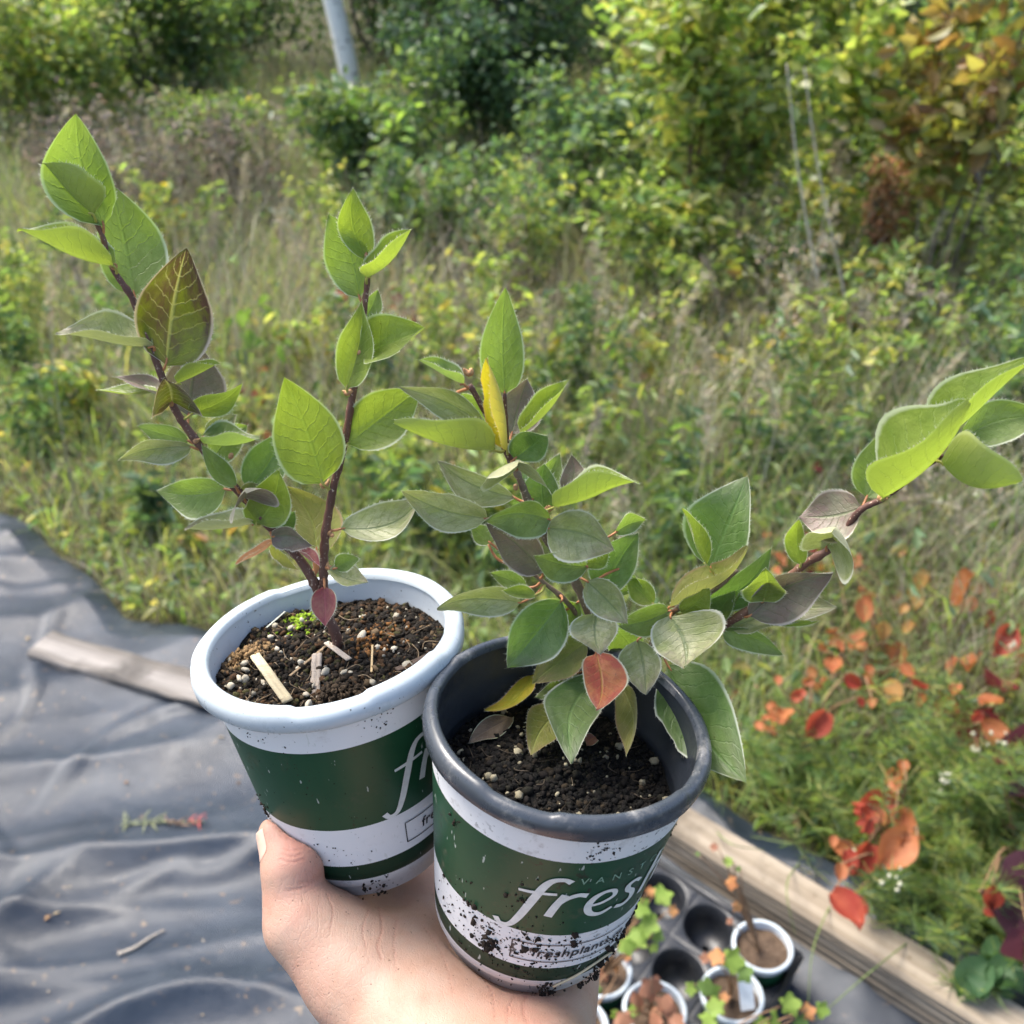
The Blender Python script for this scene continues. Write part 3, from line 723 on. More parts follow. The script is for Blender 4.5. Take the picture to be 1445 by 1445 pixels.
# ------------------------------------------------------------------ the two young shrubs
def m_leaf(name, ca, cb, under, tr, trans=0.4, rough=0.42, edge=(0.55, 0.6, 0.42), vein=None, blotch=0.5, spec=0.45, tipmix=0.0, tipcol=None, mottle=0.35, side=0.0, trk=0.35):
    t = NT(name)
    a = t.n('ShaderNodeAttribute'); a.attribute_name = 'lf'
    u, v, sd_ = t.sep(a.outputs['Vector'])
    au = t.math('ABSOLUTE', u)
    cx = t.n('ShaderNodeCombineXYZ')
    t.l(t.math('MULTIPLY', u, 0.5), cx.inputs[0]); t.l(v, cx.inputs[1]); t.l(t.math('MULTIPLY', sd_, 17.0), cx.inputs[2])
    n1 = t.noise(2.6, 4, 0.6, cx.outputs[0]); n2 = t.noise(9, 4, 0.6, cx.outputs[0]); n3 = t.noise(60, 2, 0.5, cx.outputs[0])
    f = t.step(n1, 0.5 - 0.25 * blotch, 0.5 + 0.25 * blotch)
    c = t.mix(f, ca, cb)
    if tipcol is not None:
        tf = t.math('ADD', t.math('MULTIPLY', v, 0.9), t.math('SUBTRACT', t.math('MULTIPLY', n2, 0.9), 0.55))
        tf = t.math('ADD', tf, t.math('MULTIPLY', au, 0.25))
        if side: tf = t.math('ADD', tf, t.math('MULTIPLY', u, side))
        c = t.mix(t.math('MULTIPLY', t.step(tf, 0.45, 1.0), tipmix), c, tipcol)
    # weathered blotches and a paler bloom
    bl = t.step(t.noise(5.5, 6, 0.68, cx.outputs[0], 0.8), 0.55, 0.72)
    c = t.mix(t.math('MULTIPLY', bl, mottle), c, tuple(x * 0.45 + y * 0.55 for x, y in zip(ca, (0.15, 0.09, 0.075))))
    bm_ = t.step(t.noise(4.2, 5, 0.65, cx.outputs[0], 0.5), 0.50, 0.75)
    c = t.mix(t.math('MULTIPLY', t.step(t.noise(3.6, 5, 0.7, cx.outputs[0], 1.2), 0.56, 0.40), 0.45), c, tuple(x * 0.62 for x in ca))
    c = t.mix(t.math('MULTIPLY', bm_, 0.35), c, tuple(min(1, x * 1.25 + 0.07) for x in cb))
    # side veins that run forward from the midrib
    ph = t.math('MULTIPLY', t.math('SUBTRACT', v, t.math('MULTIPLY', au, 0.24)), 8.5)
    tri = t.math('ABSOLUTE', t.math('SUBTRACT', t.math('FRACT', t.math('ADD', ph, t.math('MULTIPLY', n2, 0.9))), 0.5))
    sv = t.math('MULTIPLY', t.step(tri, 0.10, 0.0), t.step(au, 1.0, 0.55))
    mid = t.step(au, 0.075, 0.015)
    vc = vein or tuple(min(1, x * 1.5 + 0.02) for x in ca)
    c = t.mix(t.math('MULTIPLY', sv, 0.20), c, vc)
    c = t.mix(t.math('MULTIPLY', mid, 0.55), c, vc)
    c = t.mix(t.math('MULTIPLY', t.step(n3, 0.45, 0.7), 0.30), c, tuple(x * 0.5 for x in ca))
    spot = t.math('MULTIPLY', t.step(t.noise(16, 2, 0.5, cx.outputs[0]), 0.73, 0.76), 0.8)
    c = t.mix(spot, c, (0.05, 0.03, 0.015))
    c = t.mix(t.math('MULTIPLY', t.step(au, 0.90, 0.975), 0.95), c, edge)
    g = t.geo()
    cu = t.mix(0.72, c, under)
    cc = t.mix(g.outputs['Backfacing'], c, cu)
    h = t.math('ADD', t.math('MULTIPLY', sv, -0.6), t.math('MULTIPLY', mid, -0.9))
    h = t.math('ADD', h, t.math('MULTIPLY', n2, 0.7)); h = t.math('ADD', h, t.math('MULTIPLY', n3, 0.10))
    nr = t.bump(h, 0.40, 0.0013)
    trc = t.mix(t.math('MULTIPLY', t.math('ADD', sv, mid, clamp=True), 0.4), t.mix(trk, tr, t.mix(1.0, tr, c, 'MULTIPLY')), tuple(x * 0.72 for x in tr))
    rr = t.math('ADD', rough, t.math('MULTIPLY', g.outputs['Backfacing'], 0.25))
    return t.done(t.mixs(trans, t.pbr(cc, rr, spec, nr, Sheen_Weight=0.25, Sheen_Roughness=0.4), t.transl(trc, nr)))
LM = {
 'bright': m_leaf('leaf_lime', (0.175, 0.25, 0.040), (0.28, 0.345, 0.07), (0.40, 0.43, 0.13), (0.45, 0.60, 0.045), 0.42, 0.38, mottle=0.28, edge=(0.62, 0.66, 0.48), tipmix=0.25, tipcol=(0.10, 0.16, 0.05)),
 'green': m_leaf('leaf_green', (0.135, 0.205, 0.055), (0.225, 0.29, 0.10), (0.40, 0.44, 0.22), (0.38, 0.56, 0.06), 0.42, 0.37, edge=(0.60, 0.63, 0.5), tipmix=0.45, tipcol=(0.16, 0.15, 0.10)),
 'dark': m_leaf('leaf_deep_green', (0.095, 0.175, 0.045), (0.165, 0.24, 0.08), (0.36, 0.40, 0.19), (0.28, 0.48, 0.055), 0.36, 0.36, edge=(0.55, 0.58, 0.46), tipmix=0.5, tipcol=(0.16, 0.145, 0.12)),
 'sky_sheen': m_leaf('leaf_sky_sheen', (0.27, 0.31, 0.115), (0.40, 0.40, 0.235), (0.46, 0.46, 0.26), (0.42, 0.50, 0.10), 0.26, 0.38, vein=(0.12, 0.18, 0.08), edge=(0.6, 0.6, 0.5), tipmix=0.8, tipcol=(0.25, 0.19, 0.17)),  # pale greys put the sky's reflection into the leaf colour
 'purple': m_leaf('leaf_purple', (0.22, 0.21, 0.14), (0.21, 0.145, 0.125), (0.38, 0.36, 0.25), (0.26, 0.22, 0.09), 0.24, 0.44, edge=(0.52, 0.46, 0.4), tipmix=0.85, tipcol=(0.17, 0.105, 0.10), vein=(0.14, 0.19, 0.08)),
 'bronze': m_leaf('leaf_green_purple', (0.23, 0.28, 0.025), (0.12, 0.08, 0.05), (0.25, 0.2, 0.12), (1.0, 0.9, 0.4), 0.40, 0.40, trk=1.0, edge=(0.55, 0.48, 0.42), tipmix=0.97, tipcol=(0.075, 0.034, 0.042), blotch=0.5, side=0.40),
 'red': m_leaf('leaf_red', (0.42, 0.085, 0.05), (0.47, 0.17, 0.06), (0.5, 0.25, 0.15), (0.7, 0.15, 0.06), 0.22, 0.42, vein=(0.48, 0.30, 0.06), tipmix=0.3, tipcol=(0.2, 0.16, 0.14)),
 'plum': m_leaf('leaf_plum', (0.30, 0.075, 0.09), (0.33, 0.14, 0.10), (0.4, 0.25, 0.2), (0.5, 0.12, 0.1), 0.25, 0.45),
 'orange': m_leaf('leaf_orange', (0.58, 0.29, 0.13), (0.62, 0.35, 0.18), (0.6, 0.4, 0.25), (0.7, 0.35, 0.12), 0.3, 0.5),
 'yellow': m_leaf('leaf_yellow', (0.42, 0.42, 0.03), (0.55, 0.42, 0.03), (0.5, 0.48, 0.2), (0.85, 0.75, 0.04), 0.5, 0.42, edge=(0.6, 0.3, 0.15), tipmix=0.3, tipcol=(0.5, 0.16, 0.04)),
 'olive': m_leaf('leaf_olive', (0.22, 0.25, 0.05), (0.26, 0.24, 0.07), (0.35, 0.34, 0.17), (0.45, 0.48, 0.08), 0.34, 0.42, edge=(0.3, 0.2, 0.12), tipmix=0.6, tipcol=(0.17, 0.10, 0.06)),
 'dead': m_leaf('leaf_dead', (0.17, 0.12, 0.085), (0.22, 0.16, 0.11), (0.22, 0.17, 0.12), (0.2, 0.12, 0.07), 0.12, 0.7),
 'rust': m_leaf('leaf_rust', (0.25, 0.09, 0.05), (0.2, 0.08, 0.05), (0.25, 0.12, 0.08), (0.3, 0.1, 0.05), 0.15, 0.6),
}
def m_hair():
    t = NT('leaf_hair'); return t.done(t.mixs(0.5, t.pbr((0.75, 0.76, 0.62), 0.5, 0.4), t.transl((0.8, 0.82, 0.65))))
hair_mat = m_hair()
def m_stem(name, c0, c1, c2):
    t = NT(name); o = t.obj(); n = t.noise(260, 5, 0.65, o)
    b = t.ramp(t.noise(45, 4, 0.6, o), [(0.3, c0), (0.55, c1), (0.75, c2)])
    b = t.mix(t.step(t.noise(900, 2, 0.5, o), 0.62, 0.7), b, (0.40, 0.30, 0.22))
    return t.done(t.pbr(b, 0.55, 0.4, t.bump(n, 0.4, 0.0012)))
stem_young = m_stem('young_bark', (0.075, 0.034, 0.026), (0.12, 0.055, 0.038), (0.19, 0.10, 0.065))
stem_old = m_stem('old_bark', (0.12, 0.085, 0.055), (0.19, 0.135, 0.085), (0.27, 0.21, 0.14))
petiole_mat = simple('petiole', (0.40, 0.17, 0.07), 0.5, 0.4, 0.4, 200)
petiole_green = simple('petiole_green', (0.36, 0.34, 0.08), 0.5, 0.4, 0.3, 200)
bud_mat = simple('bud_scale', (0.42, 0.23, 0.11), 0.6, 0.3, 0.4, 400)
NV, NU = 15, 9
def leaf_width(v, k):
    w = np.sin(math.pi * np.clip(v, 0, 1) ** (0.72 + 0.12 * k)) ** 0.74
    return w * (1 - 0.30 * np.clip((v - 0.55) / 0.45, 0, 1) ** 1.2)
leaf_count = [0]
def hero_leaf(root, stems, base, tip, w, roll, fold, style, curl=0.12, hairs=True, attach=True, wav=0.11, label=None, twist=0.0):
    "base, tip: world points; w: blade width (m); roll: 0 upper face to the camera, 180 underside; fold: degrees each half is raised"
    leaf_count[0] += 1
    r = np.random.default_rng(1000 + leaf_count[0])
    base = np.asarray(base, float); tip = np.asarray(tip, float)
    w = w * 1.07
    L = np.linalg.norm(tip - base); a = (tip - base) / L
    vw = np.array([0, 0, CAM_H]) - base; vw /= np.linalg.norm(vw)
    n = vw - a * (vw @ a); n /= np.linalg.norm(n) + 1e-9
    s = np.cross(a, n)
    th = R(roll); n, s = n * math.cos(th) + s * math.sin(th), s * math.cos(th) - n * math.sin(th)
    k = r.random() * 1.6 - 0.3
    vs = np.linspace(0, 1, NV); us = np.linspace(-1, 1, NU)
    vs = vs + 0.01 * np.sin(vs * 6.28)
    wv = leaf_width(vs, k); wv[0] = 0.03; wv[-1] = 0.012
    V = np.zeros((NV, NU, 3)); UV = np.zeros((NV, NU, 3)); sdv = r.random()
    fo = R(fold); side_c = r.normal(0, 0.06); twist = twist + r.normal(0, 12); asy = 1 + 0.12 * r.normal(); tipb = 0.10 * r.normal()
    ph1, ph2 = r.random(2) * 6.28
    nib = r.integers(0, 2 * NV) if r.random() < 0.22 else -1
    for i, v in enumerate(vs):
        tw = R(twist) * v
        ff = fo * (1 - 0.35 * v)
        for j, u in enumerate(us):
            hw = w * 0.5 * wv[i] * (asy if u > 0 else 2 - asy)
            if nib >= 0 and abs(i - nib // 2) <= 1 and abs(u) == 1 and (u > 0) == bool(nib % 2): hw *= 0.86
            au = abs(u)
            # each half is a shallow arc so that the blade cups a little
            ang = ff + 0.45 * (au - 0.5) * (0.4 + 0.6 * math.sin(fo))
            ds = u * hw * math.cos(ang); dn = au * hw * math.sin(ang)
            dn += wav * w * au ** 2 * math.sin(v * 9 + (ph1 if u > 0 else ph2)) * 0.5
            dn += -0.05 * w * (1 - au) * math.sin(v * 3.14)
            da = 0.0
            cs, sn = math.cos(tw), math.sin(tw)
            ds, dn = ds * cs - dn * sn, ds * sn + dn * cs
            bend = -curl * L * (v * v - v) * 4 * 0.5
            V[i, j] = base + a * (L * v) + s * (ds + side_c * L * math.sin(3.14 * v)) + n * (dn - bend * 1.0 - tipb * L * max(0, v - 0.55) ** 2 * 3)
            UV[i, j] = (u, v, sdv)
    V = V.reshape(-1, 3); UV = UV.reshape(-1, 3)
    fc = grid_faces(NU, NV)
    mb_f = [tuple(q) for q in fc]
    verts = list(map(tuple, V)); mats = [0] * len(mb_f); uvs = list(map(tuple, UV))
    if hairs:
        for side in (0, NU - 1):
            for i in range(1, NV - 1):
                for q in range(6):
                    f = r.random(); p0 = V[i * NU + side] * (1 - f) + V[min(i + 1, NV - 1) * NU + side] * f
                    inn = V[i * NU + (1 if side == 0 else NU - 2)]
                    d = p0 - inn; d /= np.linalg.norm(d) + 1e-9
                    d = d * 0.7 + a * 0.5 + r.normal(0, 0.25, 3); hl = 0.0006 + 0.0008 * r.random()
                    b = len(verts); e = a * 0.00007
                    verts += [tuple(p0 - e), tuple(p0 + e), tuple(p0 + d * hl)]; uvs += [(1, 0, 0)] * 3
                    mb_f.append((b, b + 1, b + 2)); mats.append(1)
    pet = None
    if attach and stems:
        best, bp = 9, None
        for st in stems:
            dd = np.linalg.norm(st - base + a * 0.003, axis=1); q = dd.argmin()
            if dd[q] < best: best, bp = dd[q], st[q]
        if best < 0.03:
            mid = (base + bp) / 2 + (base - bp) * 0.05 + np.array([0, 0, -0.0006]) - a * best * 0.15
            mb = MB(); mb.tube(catmull([bp, mid, base, base + a * L * 0.05 - n * 0.0010], 4), np.linspace(0.00068, 0.00038, 13), 6)
            pet = mb
    me = bpy.data.meshes.new('leaf'); me.from_pydata(verts, [], mb_f); me.update()
    ua = me.attributes.new('lf', 'FLOAT_VECTOR', 'POINT'); ua.data.foreach_set('vector', np.array(uvs, np.float32).ravel())
    o = link('leaf', me, [LM[style], hair_mat], root)
    if pet is not None: pet.build('petiole', petiole_green if style in ('bright', 'yellow') else petiole_mat, o)
    me.polygons.foreach_set('material_index', np.array(mats, np.int32))
    if label: o['label'] = label
    return o
# pixel rows: base x,y, tip x,y, width px, roll, fold, style, depth offset mm, tip depth offset mm, curl
LEAVES_A = [
 (146,318,107,160,90,0,12,'green',0,-4,.10), (131,302,66,226,84,88,48,'bright',-4,-3,.05), (161,376,30,312,84,80,48,'bright',-3,-8,.10),
 (190,417,158,258,92,8,12,'green',5,8,.12), (234,514,264,349,104,-6,14,'bronze',0,-3,.14), (216,489,80,458,74,70,42,'sky_sheen',-2,-6,.12),
 (222,553,136,548,30,70,25,'bright',2,6,.1), (243,566,158,526,44,55,30,'purple',0,6,.1), (243,568,233,540,90,-10,42,'bronze',-2,-16,.1),
 (266,586,282,487,84,5,8,'purple',9,12,.1), (251,541,308,511,44,-75,46,'bright',-1,-3,.05), (272,583,341,543,44,15,18,'bright',-2,-6,.1),
 (266,622,191,603,42,-25,12,'green',1,6,.08), (271,631,168,644,44,-38,14,'sky_sheen',-2,-5,.06), (281,624,366,618,62,-66,40,'green',2,2,.1),
 (290,612,332,585,34,20,15,'sky_sheen',6,8,.1), (333,688,287,628,30,20,15,'green',-4,-4,.06), (350,690,399,608,58,0,10,'dark',3,10,.1), (300,650,350,600,50,10,10,'green',10,14,.1),
 (318,690,218,694,58,-14,10,'green',2,8,.08), (345,705,344,690,84,8,34,'purple',-4,-14,.1), (361,740,393,664,64,-8,12,'bright',-2,-4,.08),
 (360,738,261,748,56,60,40,'sky_sheen',-1,-6,.05), (446,790,405,686,66,12,10,'olive',8,14,.08), (392,748,416,722,32,0,12,'dark',0,0,.1), (340,700,385,690,50,25,20,'sky_sheen',3,0,.1),
 (384,757,437,772,40,28,26,'purple',-5,-9,.25), (388,762,327,790,26,60,40,'orange',0,0,.2), (416,772,453,798,28,-60,30,'plum',-2,-3,.05), (385,768,424,808,22,45,20,'olive',2,3,.15),
 (445,812,443,770,14,50,20,'orange',2,2,.1),
 (517,366,498,266,48,-4,14,'bright',-1,-3,.08), (507,419,464,302,62,-8,12,'green',1,-2,.08), (518,392,580,322,66,-72,46,'bright',-3,-6,.06),
 (489,548,511,424,56,-18,16,'bright',-2,-3,.08), (514,452,534,408,28,10,12,'green',5,6,.08), (512,503,600,464,84,-28,30,'bright',-2,-6,.04),
 (455,682,402,534,94,0,12,'bright',-3,-6,.08), (490,626,594,548,76,-8,12,'bright',-1,2,.08), (482,746,600,704,54,-24,14,'sky_sheen',0,-3,.14),
 (463,802,519,822,44,-42,25,'sky_sheen',-3,-7,.2), (474,802,506,789,26,15,12,'green',-3,-4,.1), (458,828,459,885,38,6,14,'plum',-6,-8,.10),
]
LEAVES_B = [
 (712,556,713,406,60,-3,10,'green',2,0,.06), (716,634,688,504,56,-66,46,'yellow',-4,-6,.05), (698,636,557,594,84,84,48,'bright',-5,-9,.10),
 (684,602,563,548,46,-30,14,'sky_sheen',-1,-2,.06), (654,542,594,505,44,72,42,'green',-1,-2,.1), (722,612,744,534,60,5,10,'purple',6,10,.08),
 (737,612,803,536,56,-58,46,'bright',0,-4,.06), (726,648,772,614,52,20,18,'dark',-5,-8,.3), (730,662,731,652,112,0,30,'sky_sheen',-6,-20,.05),
 (768,722,768,655,52,4,10,'dark',2,4,.06), (800,692,806,642,34,-10,10,'purple',6,8,.06), (782,716,893,664,78,-84,48,'bright',-4,-8,.10),
 (726,702,618,651,46,-25,12,'sky_sheen',2,2,.06), (688,732,565,689,54,-16,12,'sky_sheen',-3,-8,.06), (776,733,686,736,56,-20,16,'green',-7,-12,.06),
 (771,745,868,775,74,14,12,'sky_sheen',-4,-12,.14), (868,752,909,733,32,25,15,'green',6,8,.06), (766,806,686,738,56,-6,12,'purple',-2,-3,.08),
 (692,766,663,742,28,0,12,'green',2,2,.06), (829,800,754,784,46,-18,16,'green',-6,-9,.10), (850,836,901,752,64,8,10,'dark',3,8,.06),
 (818,797,860,772,24,30,18,'bright',-1,-3,.06), (736,850,612,853,48,-24,14,'sky_sheen',-5,-14,.08), (757,839,710,833,22,30,20,'bright',-7,-9,.06),
 (743,829,692,808,26,-10,12,'green',1,2,.06), (793,847,716,943,78,-4,10,'dark',-6,-10,.06), (815,850,752,915,64,-10,10,'green',0,0,.06),
 (842,866,847,924,66,0,10,'sky_sheen',-9,-18,.06), (828,820,885,880,52,10,14,'sky_sheen',-7,-12,.06), (841,921,841,1008,62,0,12,'red',-12,-16,.08),
 (842,955,810,1063,76,0,10,'dark',-6,-8,.06), (828,905,751,963,54,-8,10,'olive',-5,-7,.06), (815,950,756,983,38,0,12,'green',-2,-2,.06),
 (752,952,685,1010,34,40,20,'yellow',2,2,.06), (797,996,750,1065,52,0,12,'olive',0,2,.06), (872,960,880,1064,40,38,15,'olive',-6,-8,.15),
 (900,903,912,981,60,4,12,'sky_sheen',-7,-16,.06), (945,862,870,882,46,-16,14,'green',-3,-8,.06), (946,870,967,946,106,6,14,'sky_sheen',-8,-26,.10),
 (942,938,1050,1100,100,0,8,'dark',-6,-14,.10), (922,852,884,815,34,0,14,'bright',4,6,.06),
 (880,800,870,840,50,0,10,'green',10,10,.06), (860,880,905,935,50,10,10,'green',4,4,.06), (790,870,830,930,60,0,10,'green',4,4,.06), (905,860,925,910,44,10,10,'olive',3,3,.06),
 (760,690,790,640,36,10,10,'green',8,10,.06), (690,770,730,740,36,0,10,'sky_sheen',5,5,.06), (640,560,700,600,36,0,10,'green',6,6,.06), (810,790,840,745,40,0,10,'green',6,8,.06),
 (1003,802,1052,679,92,2,10,'dark',3,8,.06), (998,798,965,718,36,42,26,'bright',-2,-4,.06), (944,857,1064,780,60,-70,44,'olive',-1,-6,.12),
 (962,857,1088,776,52,30,16,'dark',2,0,.05), (961,866,1000,830,42,10,12,'bright',-3,-6,.06), (1003,880,1037,835,34,0,12,'green',1,2,.06),
 (1040,868,1078,835,34,20,10,'green',3,4,.06), (1078,846,1080,806,60,0,16,'bright',-3,-10,.06), (1056,870,1174,812,68,24,18,'purple',-3,-6,.12),
 (1030,886,1180,857,62,-26,12,'sky_sheen',0,-4,.06), (1020,890,1106,925,34,20,14,'green',-2,-4,.06), (1100,880,1156,877,14,60,20,'bright',-4,-5,.06),
 (1130,796,1128,731,32,-12,16,'bright',-2,-2,.05), (1166,772,1182,738,104,-6,40,'sky_sheen',-3,-14,.08), (1216,716,1128,729,78,12,10,'purple',2,4,.10),
 (1223,702,1252,604,74,-6,14,'green',8,10,.08), (1246,703,1375,573,138,-84,48,'bright',-6,-12,.06), (1306,640,1452,497,104,-62,40,'bright',14,6,.05),
 (1352,622,1480,588,62,0,12,'green',20,16,.06), (1328,652,1440,684,110,-98,46,'bright',-5,-9,.3),
]
def grow(name, label, M, soil_d, base_px, stem_px, leaves, kk, dfun, buds=()):
    b0 = on_soil(M, *base_px, soil_d); bw = np.array((M @ Vector(b0))[:])
    root = empty(name, bw); tag(root, label, 'seedling')
    def pos(px, py, dmm=0.0):
        p, t = on_slope(px, py, bw[1], bw[2], kk)
        t2 = t + (dfun(px, py) + dmm) / 1000.0
        if py > 930:
            o_ = np.array((M.inverted() @ Vector((0, 0, CAM_H)))[:]); d_ = np.array((M.inverted().to_3x3() @ Vector(ray(px, py)))[:])
            ts = (-soil_d + 0.010 - dmm / 1500.0 - o_[2]) / d_[2]; t2 = min(t2, ts)
        return np.array([0, 0, CAM_H]) + ray(px, py) * t2, t2
    stems = []
    for path, r0, r1, mat in stem_px:
        pts = []
        for k, q in enumerate(path):
            if q == 'base': pts.append(bw + np.array([0, 0, -0.004]))
            else: pts.append(pos(*q)[0])
        c = catmull(pts, 7); stems.append(c)
        rad = np.linspace(r0, r1, len(c)) * (1 + 0.10 * np.sin(np.arange(len(c)) * 2.1) ** 8 + 0.06 * rng.normal(0, 1, len(c)))
        rad[::9] *= 1.22
        mb = MB(); mb.tube(c, rad, 9); mb.build('stem', mat, root)
    for (bx, by, tx, ty, w, roll, fold, st, d, dt, cu) in leaves:
        b, tb = pos(bx, by, d); e, te = pos(tx, ty, d + dt)
        lb = {'red': 'red autumn leaf with yellow midrib hanging in front', 'plum': 'dull plum red leaf', 'orange': 'withered orange leaf', 'yellow': 'narrow yellow leaf'}.get(st)
        hero_leaf(root, stems, b, e, w * tb / FOC, roll, fold, st, cu, label=lb)
    for bx, by, n in buds:
        p, t = pos(bx, by, -1.0); mb = MB()
        for k in range(n):
            d = rng.normal(0, 1, 3); d[2] = abs(d[2]) + 0.8; d /= np.linalg.norm(d); Lb = 0.0022 + 0.002 * rng.random()
            mb.tube(catmull([p, p + d * Lb * 0.5 + rng.normal(0, 0.0003, 3), p + d * Lb], 3), [0.0007, 0.0010, 0.0011, 0.0010, 0.0008, 0.0005, 0.0002], 6)
        mb.build('bud', bud_mat, root)
    return root, stems
YM = stem_young; OM = stem_old
grow('shrub_seedling', 'young shrub with two slim stems growing in the white rimmed pot', M_A, 0.0125, (478, 915),
     [(['base', (474, 897), (463, 868), (457, 835), (457, 800), (459, 755), (470, 690), (486, 625), (497, 560), (507, 500), (512, 450), (518, 400), (521, 368)], 0.0024, 0.0009, YM),
      ([(461, 860), (448, 832), (425, 792), (388, 752), (350, 708), (310, 664), (268, 610), (243, 570), (226, 525), (205, 470), (186, 420), (160, 380), (144, 332), (128, 300)], 0.0021, 0.0009, YM)],
     LEAVES_A, 0.18, lambda x, y: 0.0,
     [(523, 364, 3), (506, 500, 1), (489, 557, 2), (458, 688, 2), (466, 755, 2), (275, 622, 2), (243, 572, 2), (205, 487, 1), (163, 380, 2), (460, 802, 2), (349, 702, 2), (326, 646, 2)])
grow('shrub_seedling', 'bushy young shrub with a long side branch in the dark rimmed pot', M_B, 0.0305, (868, 1000),
     [(['base', (862, 960), (846, 905), (826, 850), (800, 800), (775, 765), (752, 722), (733, 675), (716, 640)], 0.0026, 0.0012, OM),
      ([(748, 715), (730, 668), (700, 610), (678, 570), (663, 543)], 0.0012, 0.0010, YM),
      ([(716, 640), (714, 600), (712, 556)], 0.0010, 0.0007, YM),
      ([(845, 905), (800, 850), (765, 820), (740, 800)], 0.0012, 0.0007, OM),
      (['base', (890, 950), (935, 918), (1005, 890), (1054, 862), (1095, 830), (1134, 797), (1180, 768), (1212, 722), (1248, 702), (1309, 656), (1330, 642)], 0.0021, 0.0009, YM),
      ([(905, 938), (945, 868), (1000, 838), (1040, 805)], 0.0013, 0.0008, OM)],
     LEAVES_B, 0.05, lambda x, y: -0.10 * max(0, x - 960),
     [(664, 530, 4), (728, 690, 2), (772, 722, 3), (725, 640, 3), (1178, 770, 2), (1240, 705, 3), (1318, 648, 3), (945, 868, 4), (818, 800, 3), (1004, 888, 2), (1078, 848, 2), (842, 868, 2)])
# dead leaves lying on the dark soil
def fallen(px0, px1, w, style, label, lift=0.003, roll=10, fold=15):
    a = on_soil(M_B, *px0, 0.031); b = on_soil(M_B, *px1, 0.031)
    for q in (a, b):
        rr = math.hypot(q[0], q[1])
        if rr > 0.043: q[:2] *= 0.043 / rr
    a[2] = hB(a[0], a[1]) + lift; b[2] = hB(b[0], b[1]) + lift
    A = np.array((M_B @ Vector(a))[:]); B = np.array((M_B @ Vector(b))[:])
    o = hero_leaf(None, [], A, B, w * 0.40 / FOC, roll, fold, style, 0.2, hairs=False, attach=False, wav=0.2)
    o.name = 'fallen_leaf'; tag(o, label, 'leaf')
fallen((722, 1018), (662, 1052), 34, 'dead', 'grey brown dry leaf curled on the black soil by pot wall', 0.005)
fallen((930, 978), (955, 1010), 30, 'rust', 'rust brown dead leaf on the black soil under the right branch', 0.006)
fallen((838, 1050), (826, 1062), 20, 'rust', 'small reddish leaf scrap on the black soil below green leaves', 0.004)

